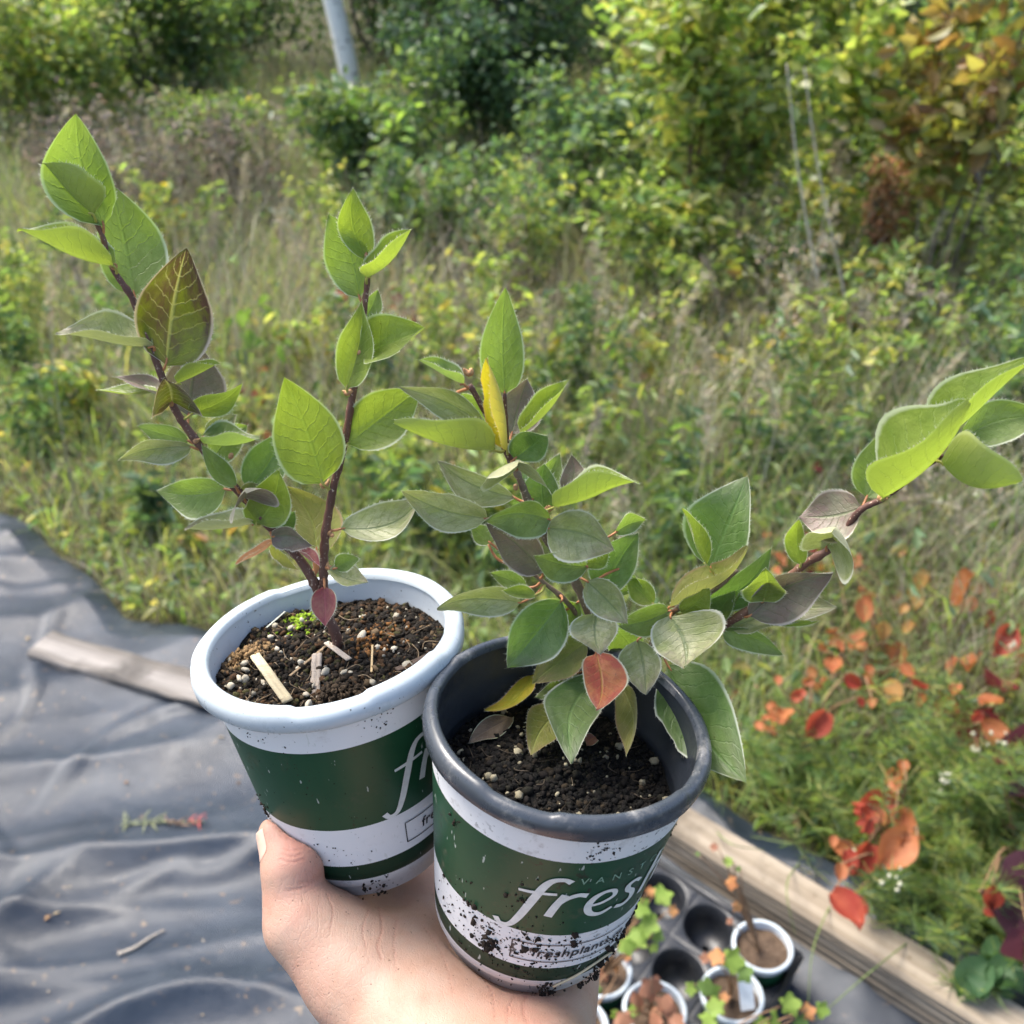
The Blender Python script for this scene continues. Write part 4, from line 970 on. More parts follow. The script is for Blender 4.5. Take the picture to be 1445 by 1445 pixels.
# ------------------------------------------------------------------ the hand that carries the pots
def hp(px, py, d): return np.array([(px - CEN) / FOC * d, (py - CEN) / FOC * d, d])
def build_hand():
    res = 0.0016
    lo = np.array([-0.135, 0.085, 0.27]); hi = np.array([0.085, 0.40, 0.59])
    nn = np.ceil((hi - lo) / res).astype(int) + 1
    gx_, gy_, gz_ = [(lo[i] + res * np.arange(nn[i])).astype(np.float32) for i in range(3)]
    P = np.stack(np.meshgrid(gx_, gy_, gz_, indexing='ij'), -1)
    def cone(a, b, ra, rb, sq=None):
        a = np.asarray(a, np.float32); b = np.asarray(b, np.float32); d = b - a; L2 = float(d @ d)
        q = P - a; t = np.clip((q @ d) / L2, 0, 1); r = ra + (rb - ra) * t
        w = q - t[..., None] * d
        return np.sqrt((w * w).sum(-1)) - r
    def smin(a, b, k):
        h = np.clip(0.5 + 0.5 * (b - a) / k, 0, 1); return b * (1 - h) + a * h - k * h * (1 - h)
    J = dict(tip=hp(389, 1174, .440), ip=hp(411, 1228, .433), mcp=hp(430, 1302, .430), cmc=hp(628, 1478, .404),
             wrist=hp(690, 1640, .368), arm=hp(716, 1930, .31),
             i0=np.array([-0.050, 0.176, 0.497]), m0=np.array([-0.024, 0.181, 0.500]), r0=np.array([0.004, 0.190, 0.492]), l0=np.array([0.030, 0.199, 0.474]))
    J['i1'] = J['i0'] + [0.006, -0.026, 0.036]; J['i2'] = J['i1'] + [-0.002, -0.024, 0.012]; J['i3'] = J['i2'] + [-0.004, -0.020, 0.002]
    J['m1'] = J['m0'] + [0.008, -0.026, 0.040]; J['m2'] = J['m1'] + [0.002, -0.027, 0.013]; J['m3'] = J['m2'] + [0.0, -0.022, 0.001]
    J['r1'] = J['r0'] + [0.010, -0.022, 0.038]; J['r2'] = J['r1'] + [0.002, -0.026, 0.012]; J['r3'] = J['r2'] + [-0.002, -0.021, 0.0]
    J['l1'] = J['l0'] + [0.010, -0.020, 0.030]; J['l2'] = J['l1'] + [0.002, -0.020, 0.009]; J['l3'] = J['l2'] + [-0.002, -0.017, 0.0]
    # forearm and palm
    f = cone(J['arm'], J['wrist'], .034, .029)
    f = smin(f, cone(J['arm'] + [0.014, 0, 0], J['wrist'] + [0.013, 0, 0], .028, .024), .02)
    heel_t, heel_u = hp(640, 1520, .392), hp(752, 1535, .388)
    f = smin(f, cone(J['wrist'] - [0.012, 0, 0], heel_t, .025, .024), .02)
    f = smin(f, cone(J['wrist'] + [0.012, 0, 0], heel_u, .024, .023), .02)
    for k, a, ra, rb in (('i0', heel_t, .022, .0135), ('m0', hp(670, 1515, .398), .021, .0135), ('r0', hp(712, 1515, .400), .020, .0128), ('l0', heel_u, .022, .0118)):
        f = smin(f, cone(a, J[k], ra, rb), .012)
    # ball of the thumb, web, thumb
    f = smin(f, cone(heel_t + [0.002, 0.004, 0.0], hp(500, 1372, .424), .024, .0195), .02)
    f = smin(f, cone(hp(600, 1440, .412), hp(560, 1360, .438), .020, .017), .016)
    f = smin(f, cone(hp(500, 1372, .424), J['mcp'], .0195, .0148), .012)
    f = smin(f, cone(J['mcp'], J['i0'] + [-0.004, 0.008, -0.010], .010, .010), .018)
    f = smin(f, cone(J['mcp'], hp(414, 1262, .432), .0140, .0112), .006)
    f = smin(f, cone(hp(414, 1262, .432), J['ip'], .0112, .0122), .005)
    f = smin(f, cone(J['ip'], J['tip'] + [0.001, 0.001, 0], .0116, .0086), .004)
    f = smin(f, cone(J['ip'] + [0.004, -0.004, 0.0], J['tip'] + [0.0035, 0.004, 0.0], .0098, .0074), .004)
    for k, r0, r1, r2, r3 in (('i', .0105, .0094, .0085, .0072), ('m', .0108, .0097, .0087, .0074), ('r', .0103, .0092, .0083, .0070), ('l', .0092, .0082, .0074, .0062)):
        g = smin(cone(J[k + '0'], J[k + '1'], r0, r1), cone(J[k + '1'], J[k + '2'], r1, r2), .003)
        g = smin(g, cone(J[k + '2'], J[k + '3'], r2, r3), .003)
        f = smin(f, g, .005)
    # the flesh gives way to the pots
    for c, ax in ((C_A, AX_A), (C_B, AX_B)):
        q = P - np.asarray(c, np.float32); h = q @ np.asarray(ax, np.float32)
        rad = np.sqrt(np.maximum((q * q).sum(-1) - h * h, 0))
        rr = np.where(h > 0.104, RB_BOT - 0.0018, RB_TOP + (RB_BOT - RB_TOP) * np.clip((h - 0.01) / (POT_H - 0.01), 0, 1)) + 0.0004
        sdf = np.maximum(rad - rr, h - (POT_H + 0.0003))
        f = -smin(-f, sdf, 0.0022)
    return f, lo, res, J
def surface_nets(f, lo, res):
    s = f < 0
    nx, ny, nz = f.shape
    acc = np.zeros((nx - 1, ny - 1, nz - 1, 3), np.float32); cnt = np.zeros((nx - 1, ny - 1, nz - 1), np.float32)
    def sl(o, d): return slice(o, o + d)
    D = (nx - 1, ny - 1, nz - 1)
    for axis in range(3):
        oth = [a for a in range(3) if a != axis]
        for o1 in (0, 1):
            for o2 in (0, 1):
                oa = [0, 0, 0]; oa[oth[0]] = o1; oa[oth[1]] = o2; ob = list(oa); ob[axis] = 1
                A = f[tuple(sl(oa[i], D[i]) for i in range(3))]; B = f[tuple(sl(ob[i], D[i]) for i in range(3))]
                m = (A < 0) != (B < 0)
                t = np.where(m, A / np.where(m, A - B, 1), 0)
                for i in range(3):
                    acc[..., i] += np.where(m, (t if i == axis else oa[i]), 0)
                cnt += m
    idx = np.full(D, -1, np.int64); act = cnt > 0; idx[act] = np.arange(act.sum())
    w = np.argwhere(act)
    V = lo + (w + acc[act] / cnt[act][:, None]) * res
    F = []
    for axis in range(3):
        oth = [a for a in range(3) if a != axis]
        if axis == 1: oth = oth[::-1]
        A = s[tuple(slice(0, -1) if i == axis else slice(None) for i in range(3))]; B = s[tuple(slice(1, None) if i == axis else slice(None) for i in range(3))]
        e = np.argwhere(A != B)
        ok = (e[:, oth[0]] > 0) & (e[:, oth[1]] > 0) & (e[:, oth[0]] < f.shape[oth[0]] - 1) & (e[:, oth[1]] < f.shape[oth[1]] - 1)
        e = e[ok]; flip = ~A[tuple(e.T)]
        def g(d0, d1):
            q = e.copy(); q[:, oth[0]] -= d0; q[:, oth[1]] -= d1; return idx[tuple(q.T)]
        quad = np.stack([g(0, 0), g(1, 0), g(1, 1), g(0, 1)], -1)
        quad[flip] = quad[flip][:, ::-1]
        F.append(quad)
    F = np.concatenate(F); F = F[(F >= 0).all(1)]
    return V, F
def relax(V, F, it=6, lam=0.5):
    n = len(V); e = np.concatenate([F[:, [0, 1]], F[:, [1, 2]], F[:, [2, 3]], F[:, [3, 0]]]); e = np.concatenate([e, e[:, ::-1]])
    deg = np.bincount(e[:, 0], minlength=n)[:, None]
    for k in range(it):
        S = np.zeros_like(V)
        for i in range(3): S[:, i] = np.bincount(e[:, 0], V[e[:, 1], i], minlength=n)
        d = S / np.maximum(deg, 1) - V
        V = V + (lam if k % 2 == 0 else -lam * 1.04) * d
    return V
hf, hlo, hres, HJ = build_hand()
HV, HF = surface_nets(hf, hlo, hres)
HV = relax(HV, HF, 8)
tmp = bpy.data.objects.new('tmp', np_mesh('tmp', HV, HF)); col.objects.link(tmp); tmp.modifiers.new('s', 'SUBSURF').levels = 1; tmp.modifiers['s'].render_levels = 1
dg = bpy.context.evaluated_depsgraph_get(); dg.update(); tm = bpy.data.meshes.new_from_object(tmp.evaluated_get(dg))
HV = np.zeros(len(tm.vertices) * 3, np.float32); tm.vertices.foreach_get('co', HV); HV = HV.reshape(-1, 3).astype(float)
HF = np.zeros(len(tm.polygons) * 4, np.int32); tm.loops.foreach_get('vertex_index', HF); HF = HF.reshape(-1, 4)
bpy.data.objects.remove(tmp); bpy.data.meshes.remove(tm)
# creases (distance to a few folds) and ruddy places, as plain per-vertex values
def crease(paths):
    out = np.zeros(len(HV)); px = CEN + FOC * HV[:, 0] / HV[:, 2]; py = CEN + FOC * HV[:, 1] / HV[:, 2]
    for pth, wd in paths:
        q = catmull(np.array(pth, float), 8)
        near_ = np.where((px > q[:, 0].min() - 15) & (px < q[:, 0].max() + 15) & (py > q[:, 1].min() - 15) & (py < q[:, 1].max() + 15))[0]
        if len(near_) == 0: continue
        d = np.sqrt(((np.stack([px, py], -1)[near_][:, None] - q[None]) ** 2).sum(-1)).min(1)
        out[near_] = np.maximum(out[near_], np.exp(-(d / wd) ** 2))
    return out
cr = crease([([(744, 1400), (738, 1425), (746, 1450), (742, 1480)], 2.6), ([(424, 1247), (440, 1243), (458, 1230)], 3.2), ([(535, 1282), (539, 1310), (533, 1335), (538, 1352)], 2.2), ([(405, 1257), (430, 1252), (450, 1240)], 2.4),
             ([(640, 1335), (690, 1392), (700, 1440)], 2.0), ([(398, 1205), (412, 1209), (425, 1206)], 2.0), ([(396, 1213), (412, 1217), (430, 1212)], 2.0), ([(400, 1198), (413, 1200), (424, 1198)], 1.8), ([(560, 1300), (556, 1330), (560, 1370)], 1.8),
             ([(520, 1285), (512, 1310), (516, 1335)], 1.6), ([(600, 1310), (625, 1350), (640, 1400)], 1.6), ([(462, 1262), (470, 1285), (466, 1310)], 1.6), ([(725, 1408), (716, 1430), (722, 1460)], 1.8)])
hpx = np.stack([CEN + FOC * HV[:, 0] / HV[:, 2], CEN + FOC * HV[:, 1] / HV[:, 2]], -1)
red = np.zeros(len(HV))
for (x, y, w_, a_) in [(412, 1200, 26, 1.0), (437, 1225, 26, 0.6), (395, 1165, 22, 0.5), (390, 1285, 25, 0.35), (720, 1420, 40, 0.4), (600, 1410, 8, 0.8), (640, 1440, 60, 0.2)]:
    red = np.maximum(red, a_ * np.exp(-((hpx - [x, y]) ** 2).sum(1) / (2 * w_ ** 2)))
def m_skin():
    t = NT('skin'); o = t.obj()
    a = t.n('ShaderNodeAttribute'); a.attribute_name = 'crease'; b = t.n('ShaderNodeAttribute'); b.attribute_name = 'red'
    c = t.ramp(t.noise(55, 5, 0.6, o), [(0.3, (0.37, 0.225, 0.16)), (0.52, (0.42, 0.275, 0.205)), (0.75, (0.41, 0.30, 0.235))])
    c = t.mix(t.math('MULTIPLY', t.step(t.noise(30, 4, 0.6, o), 0.45, 0.7), 0.35), c, (0.50, 0.26, 0.20))
    c = t.mix(t.math('MULTIPLY', b.outputs['Fac'], 0.6), c, (0.50, 0.19, 0.14))
    c = t.mix(t.math('MULTIPLY', a.outputs['Fac'], 0.38), c, (0.36, 0.15, 0.11))  # crease lines reddened and darkened: shade of the folds put into the colour
    c = t.mix(t.math('MULTIPLY', t.step(t.noise(520, 2, 0.5, o), 0.70, 0.73), 0.75), c, (0.10, 0.06, 0.04))
    c = t.mix(t.math('MULTIPLY', t.step(t.noise(120, 5, 0.7, o), 0.6, 0.8), 0.25), c, (0.34, 0.22, 0.16))
    mp = t.n('ShaderNodeMapping'); mp.inputs['Scale'].default_value = (1.6, 1.0, 0.5); t.l(o, mp.inputs[0])
    vo = t.n('ShaderNodeTexVoronoi'); vo.feature = 'DISTANCE_TO_EDGE'; vo.inputs['Scale'].default_value = 520; t.l(mp.outputs[0], vo.inputs['Vector'])
    h = t.math('ADD', t.math('MULTIPLY', t.step(vo.outputs['Distance'], 0.0, 0.12), 0.22), t.math('MULTIPLY', a.outputs['Fac'], -0.8))
    h = t.math('ADD', h, t.math('MULTIPLY', t.noise(180, 5, 0.6, o), 0.8))
    wv = t.n('ShaderNodeTexWave'); wv.wave_type = 'BANDS'; wv.inputs['Scale'].default_value = 60; wv.inputs['Distortion'].default_value = 9; wv.inputs['Detail'].default_value = 3; wv.inputs['Detail Scale'].default_value = 1.6; t.l(o, wv.inputs['Vector'])
    h = t.math('ADD', h, t.math('MULTIPLY', t.step(wv.outputs['Fac'], 0.10, 0.0), -0.16))
    nr = t.bump(h, 0.30, 0.0012)
    return t.done(t.pbr(c, 0.52, 0.4, nr, Subsurface_Weight=0.15, Subsurface_Radius=(0.010, 0.004, 0.002), Subsurface_Scale=0.35))
HW = c2w(HV)
me = np_mesh('hand', HW, HF, attrs={'crease': cr, 'red': red})
hand = link('hand', me, m_skin())
tag(hand, 'bare left hand, palm up, carrying both pots with thumb against the white rimmed one', 'hand')
# thumb nail on the outer side of the thumb
def sample_sdf(p):
    q = np.clip((p - hlo) / hres, 0, np.array(hf.shape) - 2); i = q.astype(int); f = q - i; v = 0
    for dx in (0, 1):
        for dy in (0, 1):
            for dz in (0, 1):
                v = v + hf[i[0] + dx, i[1] + dy, i[2] + dz] * (f[0] if dx else 1 - f[0]) * (f[1] if dy else 1 - f[1]) * (f[2] if dz else 1 - f[2])
    return v
def nail():
    ip, tp = HJ['ip'], HJ['tip']
    a = tp - ip; a /= np.linalg.norm(a)
    out = np.array([-0.80, 0.05, -0.45]); out -= a * (out @ a); out /= np.linalg.norm(out)
    s = np.cross(a, out)
    V = []; n1, n2 = 14, 11
    for i in range(n1):
        f = i / (n1 - 1); L_ = -0.0090 + 0.0150 * f
        w = math.sqrt(max(0.03, 1 - (max(0, f - 0.70) / 0.32) ** 2)) * math.sqrt(max(0.05, 1 - (max(0, 0.25 - f) / 0.27) ** 2)) * 0.62
        for j in range(n2):
            u = -1 + 2 * j / (n2 - 1); d = out * math.cos(w * u) + s * math.sin(w * u)
            c0 = tp + a * L_; t_ = 0.0
            for _ in range(60):
                v = sample_sdf(c0 + d * t_)
                if v > -0.00005: break
                t_ += max(0.00015, -v * 0.7)
            V.append(c0 + d * (t_ + 0.0001 + 0.0006 * max(0, 1 - u * u) * min(1, f * 4)))
    F = [tuple(q) for q in grid_faces(n2, n1)]
    mb = MB(); mb.add(c2w(np.array(V)), F)
    t = NT('nail'); mt = t.done(t.pbr(t.ramp(t.noise(90, 3, 0.5, t.obj()), [(0.3, (0.56, 0.32, 0.24)), (0.7, (0.64, 0.43, 0.34))]), 0.30, 0.5))
    mb.build('thumb_nail', mt, hand)
nail()

# ------------------------------------------------------------------ meadow behind: grass and low growth (too many to count)
fol = foliage_mat('foliage', 0.45, 0.5, 0.45, (1.9, 1.9, 0.8))
fol_gloss = foliage_mat('foliage_gloss', 0.45, 0.36, 0.5, (1.9, 1.9, 0.8))
dry_fol = foliage_mat('dry_foliage', 0.25, 0.8, 0.15, (1.2, 1.1, 0.8))
def pick(cols, n, r, jit=0.25):
    c = np.array(cols)[r.integers(0, len(cols), n)]
    return c * (1 + jit * (r.random((n, 1)) * 2 - 1)) * (1 + 0.10 * (r.random((n, 3)) * 2 - 1))
def field_points(n, y0, y1, r, margin=0.35, power=1.6):
    "points on the ground seen from here, thinning with distance, beyond the fabric's edge"
    y = y0 + (y1 - y0) * r.random(n * 3) ** power
    x = (r.random(n * 3) * 2 - 1) * (0.58 * y + margin)
    ok = y > mat_edge(x) + 0.015
    return np.stack([x[ok], y[ok]], -1)[:n]
def blades(P, Z, h, w, lean, cols, r, seg=4, droop=0.5):
    "curved tapering ribbons"
    n = len(P); a = r.random(n) * 2 * math.pi; d = np.stack([np.cos(a), np.sin(a), np.zeros(n)], -1)
    b = a + math.pi / 2 + r.normal(0, 0.6, n); s = np.stack([np.cos(b), np.sin(b), np.zeros(n)], -1)
    V = np.zeros((n, seg * 2, 3))
    for k in range(seg):
        t = k / (seg - 1)
        c = np.stack([P[:, 0], P[:, 1], Z], -1) + d * (lean * h * (t ** 1.8))[:, None]
        c[:, 2] += h * (t - droop * lean * t ** 2.6)
        ww = w * (1 - t) ** 0.7 * (0.6 + 0.8 * t * (1 - t) * 2) + 0.0002
        V[:, 2 * k] = c - s * ww[:, None] / 2; V[:, 2 * k + 1] = c + s * ww[:, None] / 2
    f = []
    for k in range(seg - 1):
        i = 2 * k; f += [(i, i + 1, i + 3), (i, i + 3, i + 2)]
    F = np.array(f)[None] + (np.arange(n) * seg * 2)[:, None, None]
    return V.reshape(-1, 3), F.reshape(-1, 3), np.repeat(cols, seg * 2, 0)
def leaf_cloud(P, size, cols, r, up=0.5, asp=0.5, fold=0.15):
    "each leaf: six-point blade folded along its midrib"
    n = len(P); A = r.normal(0, 1, (n, 3)); A[:, 2] = A[:, 2] * 0.6 - 0.1; A /= np.linalg.norm(A, axis=1)[:, None]
    N = r.normal(0, 1, (n, 3)); N[:, 2] += up * 2.2; N -= A * (N * A).sum(1)[:, None]; N /= np.linalg.norm(N, axis=1)[:, None] + 1e-9
    S = np.cross(A, N); L = np.asarray(size)[:, None]
    V = np.zeros((n, 6, 3)); V[:, 0] = P; V[:, 3] = P + A * L - N * L * 0.1
    for i, (v, u) in enumerate([(0.33, -0.5), (0.72, -0.36), (0.72, 0.36), (0.33, 0.5)]):
        q = P + A * L * v + S * L * asp * u + N * L * fold * abs(u) * 2
        V[:, (1, 2, 4, 5)[i]] = q
    F = np.array([(0, 5, 3), (5, 4, 3), (0, 3, 1), (1, 3, 2)])[None] + (np.arange(n) * 6)[:, None, None]
    return V.reshape(-1, 3), F.reshape(-1, 3), np.repeat(cols, 6, 0)
GREEN = [(0.135, 0.21, 0.068), (0.175, 0.25, 0.088), (0.105, 0.175, 0.060), (0.20, 0.265, 0.12)]
LIME = [(0.28, 0.36, 0.12), (0.33, 0.38, 0.13), (0.24, 0.34, 0.11), (0.40, 0.40, 0.16)]
SHADE_GREEN = [(0.055, 0.105, 0.05), (0.07, 0.125, 0.065), (0.045, 0.09, 0.048)]  # dark greens: shade of dense foliage put into the leaf colour
BLUEG = [(0.115, 0.19, 0.11), (0.14, 0.22, 0.13), (0.095, 0.165, 0.10)]
TAN = [(0.46, 0.41, 0.28), (0.58, 0.53, 0.40), (0.35, 0.31, 0.22), (0.45, 0.42, 0.33)]
GREY = [(0.27, 0.24, 0.20), (0.34, 0.30, 0.25), (0.21, 0.19, 0.16)]
BRONZE = [(0.28, 0.24, 0.08), (0.30, 0.19, 0.10), (0.22, 0.25, 0.07), (0.34, 0.30, 0.12)]
def ground_z(p): return np.full(len(p), -0.01)
r = np.random.default_rng(5)
# green grass
P = field_points(52000, 0.95, 9.5, r)
patch = fbm(np.concatenate([P * 1.1, np.zeros((len(P), 1))], 1), 3, 77)
# the meadow goes on to both sides
yy = 1.0 + 10 * r.random(40000) ** 1.2; xx = (r.random(40000) * 2 - 1) * (1.5 * yy + 1.2); ok = (np.abs(xx) > 0.58 * yy + 0.3) & (yy > mat_edge(xx) + 0.02)
P = np.concatenate([P, np.stack([xx[ok], yy[ok]], -1)]); patch = fbm(np.concatenate([P * 1.1, np.zeros((len(P), 1))], 1), 3, 77)
near = np.clip((P[:, 1] - mat_edge(P[:, 0])) / 0.9, 0.15, 1)
h = (0.10 + 0.42 * r.random(len(P)) ** 1.4) * (0.35 + 0.65 * near) * (0.6 + 0.8 * patch)
cg = np.where((r.random(len(P)) < patch * 1.1)[:, None], pick(GREEN, len(P), r), pick(LIME, len(P), r))
V, F, C = blades(P, ground_z(P), h, (0.0035 + 0.004 * r.random(len(P))) * np.where(np.arange(len(P)) < 52000, 1.0, 1.8), 0.25 + 0.7 * r.random(len(P)), cg, r)
tag(link('grass', np_mesh('grass', V, F, C), fol), 'long green meadow grass behind the fabric', kind='stuff')
# straw coloured grass
P = field_points(38000, 1.5, 10, r)
h = (0.22 + 0.5 * r.random(len(P)) ** 1.3) * np.clip((P[:, 1] - mat_edge(P[:, 0])) / 1.2, 0.25, 1)
V, F, C = blades(P, ground_z(P), h, 0.0022 + 0.0028 * r.random(len(P)), 0.15 + 0.5 * r.random(len(P)), pick(TAN + GREY, len(P), r), r)
tag(link('dry_grass', np_mesh('dry_grass', V, F, C), dry_fol), 'dry straw coloured grass mixed through the meadow', kind='stuff')
# low leafy ground cover
P = field_points(15000, 1.0, 9.5, r)
pz = 0.02 + 0.28 * r.random(len(P)) ** 1.5 * np.clip((P[:, 1] - mat_edge(P[:, 0])) / 0.8, 0.2, 1)
cl = np.where((r.random(len(P)) < 0.75)[:, None], pick(GREEN + BLUEG, len(P), r), pick(LIME + BRONZE, len(P), r))
V, F, C = leaf_cloud(np.concatenate([P, pz[:, None]], 1), 0.02 + 0.035 * r.random(len(P)), cl, r, 0.6, 0.42)
tag(link('ground_cover', np_mesh('ground_cover', V, F, C), fol), 'low leafy weeds under the meadow grass', kind='stuff')

# ------------------------------------------------------------------ shrubs and trees
bark_grey = simple('bark_grey', (0.14, 0.12, 0.10), 0.85, 0.2, 0.4, 30, 0.5, 90, 0.004)
bark_brown = simple('bark_brown', (0.10, 0.07, 0.045), 0.85, 0.2, 0.4, 30, 0.5, 90, 0.004)
def woody(name, label, x, y, hgt, rad, nst, nleaf, lsize, cols, seed, cat='shrub', bark=None, base_r=0.012, mat=None, asp=0.5, start=0.15, group=None, up=0.5, spread=0.7, lean=(0, 0), clump_=0.05, single=False):
    "several tapering stems with side twigs; leaves sit in tufts along the twigs"
    r = np.random.default_rng(seed)
    root = empty(name, (x, y, -0.02)); tag(root, label, cat, group)
    mb = MB(); tips = []
    for k in range(nst):
        a = r.random() * 6.283; q = rad * spread * (0.25 + 0.75 * math.sqrt(r.random())) if not single else rad * 0.08
        top = np.array([x + q * math.cos(a) + lean[0] * hgt, y + q * math.sin(a) + lean[1] * hgt, hgt * (0.72 + 0.28 * r.random())])
        b = np.array([x + r.normal(0, 0.03) * (not single), y + r.normal(0, 0.03) * (not single), -0.03])
        m1 = b + (top - b) * 0.35 + np.append(r.normal(0, 0.05 * rad + 0.01, 2), 0); m2 = b + (top - b) * 0.7 + np.append(r.normal(0, 0.06 * rad + 0.01, 2), 0)
        c = catmull([b, m1, m2, top], 6); br = base_r * (0.7 + 0.5 * r.random())
        mb.tube(c, np.linspace(br, br * 0.25, len(c)), 6)
        nt = max(5, int(30 / nst)) if not single else 90
        for j in range(nt):
            f = start + (1 - start) * r.random() ** 0.8; p = c[min(len(c) - 1, int(f * (len(c) - 1)))]
            env = rad * (0.95 - 0.6 * max(0, f - 0.45)) if not single else rad * (1.05 - 0.75 * f)
            a2 = r.random() * 6.283; ln = env * (0.35 + 0.65 * r.random()) * (0.75 if not single else 1)
            e = p + np.array([math.cos(a2) * ln, math.sin(a2) * ln, ln * (0.45 + 0.5 * r.normal()) * 0.6])
            e[2] = max(e[2], 0.05)
            mid = (p + e) / 2 + r.normal(0, 0.06 * ln, 3)
            tw = catmull([p, mid, e], 4); mb.tube(tw, np.linspace(br * 0.35, br * 0.10, len(tw)), 4, cap=False)
            tips.append(tw)
    mb.build('trunk' if single else 'stems', bark or bark_grey, root)
    T = np.concatenate(tips); wts = np.tile(np.linspace(0.3, 1.2, 9), len(tips)); wts /= wts.sum()
    idx = r.choice(len(T), nleaf, p=wts)
    Pp = T[idx] + r.normal(0, clump_ * max(rad, 0.3), (nleaf, 3)); Pp[:, 2] = np.maximum(Pp[:, 2], 0.02)
    tone = 0.75 + 0.5 * r.random(len(tips))
    cl = pick(cols, nleaf, r) * tone[idx // 9][:, None]
    V, F, C = leaf_cloud(Pp, lsize * (0.55 + 0.8 * r.random(nleaf)), cl, r, up, asp)
    link('crown', np_mesh('crown', V, F, C), mat or fol, root)
    return root
# far rows close the view
far = [(-6.6, 9.2, 3.6, 1.5, LIME, 'yellowing willow shrub at the far left'), (-4.3, 9.6, 3.9, 1.4, LIME + GREEN, 'tall pale green willow shrub left of the birch'), (-2.6, 10.2, 4.2, 1.5, GREEN + BLUEG, 'green willow shrub just behind the birch'),
       (0.6, 10.6, 4.4, 1.6, SHADE_GREEN + BLUEG, 'dark green bush beyond the dark fir tree'), (2.2, 10.0, 4.0, 1.5, GREEN + SHADE_GREEN, 'deep green bush behind the yellow green sapling'), (4.2, 9.0, 3.8, 1.5, SHADE_GREEN + GREEN, 'shadowy bush behind the bronze leaved dogwood'),
       (6.0, 9.0, 3.6, 1.5, SHADE_GREEN + GREEN, 'dark thicket bush at the far right')]
for i, (x, y, hh, rd, cs, lb) in enumerate(far):
    woody('willow_shrub', lb, x, y, hh * 0.55, rd, 11, 12000, 0.075, cs, 300 + i, base_r=0.022, asp=0.5, start=0.0, clump_=0.13, up=0.3, group='bushes along the back of the meadow')
woody('willow_shrub', 'green willow filling the gap right of the birch', -0.95, 9.2, 1.7, 1.0, 10, 8500, 0.06, GREEN + BLUEG, 319, base_r=0.02, start=0.0, clump_=0.12, group='bushes along the back of the meadow')
woody('willow_shrub', 'low yellow green willow in front of the far left bushes', -3.5, 7.2, 1.3, 0.9, 10, 7500, 0.055, LIME, 320, base_r=0.02, start=0.08, clump_=0.10, group='bushes along the back of the meadow')
woody('willow_shrub', 'rounded green willow beside the birch trunk', -2.45, 7.7, 1.5, 0.9, 10, 8500, 0.055, GREEN + BLUEG, 321, base_r=0.02, start=0.06, clump_=0.10, group='bushes along the back of the meadow')
woody('fir_tree', 'dense young fir, green darkened with painted shade, in the middle of the thicket', -0.05, 7.0, 2.3, 1.05, 1, 17000, 0.055, SHADE_GREEN + [BLUEG[2]], 322, 'tree', bark_brown, 0.05, fol, 0.35, 0.02, None, 0.3, single=True, clump_=0.10)
woody('fir_tree', 'dark blue green young fir right of the middle thicket', 0.95, 7.6, 2.3, 1.0, 1, 14000, 0.055, SHADE_GREEN + BLUEG, 323, 'tree', bark_brown, 0.05, fol, 0.35, 0.02, None, 0.3, single=True, clump_=0.10)
woody('bush', 'shadowy dark green bush behind the dogwood leaves', 2.3, 5.7, 1.5, 0.8, 10, 9000, 0.045, SHADE_GREEN + [GREEN[2]], 324, base_r=0.018, start=0.05, clump_=0.10)
woody('bush', 'dark green bush in the right hand background', 3.5, 6.3, 1.6, 0.9, 10, 9000, 0.045, SHADE_GREEN + [GREEN[2]], 325, base_r=0.018, start=0.05, clump_=0.10)
# birch
root = empty('birch_tree', (-1.12, 7.3, -0.02)); tag(root, 'pale grey barked birch leaning behind the bushy sapling', 'tree')
t = NT('birch_bark'); o = t.obj(); mp = t.n('ShaderNodeMapping'); mp.inputs['Scale'].default_value = (3, 3, 14); t.l(o, mp.inputs[0])
birch_bark = t.done(t.pbr(t.mix(t.step(t.noise(3.0, 4, 0.6, mp.outputs[0]), 0.55, 0.66), (0.85, 0.85, 0.83), (0.16, 0.15, 0.14)), 0.75, 0.2))
mb = MB(); bc = catmull([(-1.05, 7.3, -0.05), (-1.09, 7.3, 0.5), (-1.20, 7.32, 1.1), (-1.32, 7.35, 1.8), (-1.40, 7.4, 3.0), (-1.48, 7.45, 4.4)], 8)
mb.tube(bc, np.linspace(0.075, 0.03, len(bc)), 12)
for k in range(14):
    p = bc[18 + int(rng.random() * 20)]; a = rng.random() * 6.28; e = p + np.array([math.cos(a) * 0.7, math.sin(a) * 0.7, 0.5 + 0.4 * rng.random()])
    mb.tube(catmull([p, (p + e) / 2 + [0, 0, 0.1], e], 4), np.linspace(0.02, 0.006, 9), 5)
mb.build('trunk', birch_bark, root)
q = np.array([-1.45, 7.4, 3.4]) + r.normal(0, 1, (6000, 3)) * [0.55, 0.55, 0.75]; q = q[q[:, 2] > 2.0]
V, F, C = leaf_cloud(q, 0.05 * (0.7 + 0.6 * r.random(len(q))), pick(LIME + GREEN, len(q), r), r, 0.3, 0.6); link('crown', np_mesh('crown', V, F, C), fol, root)
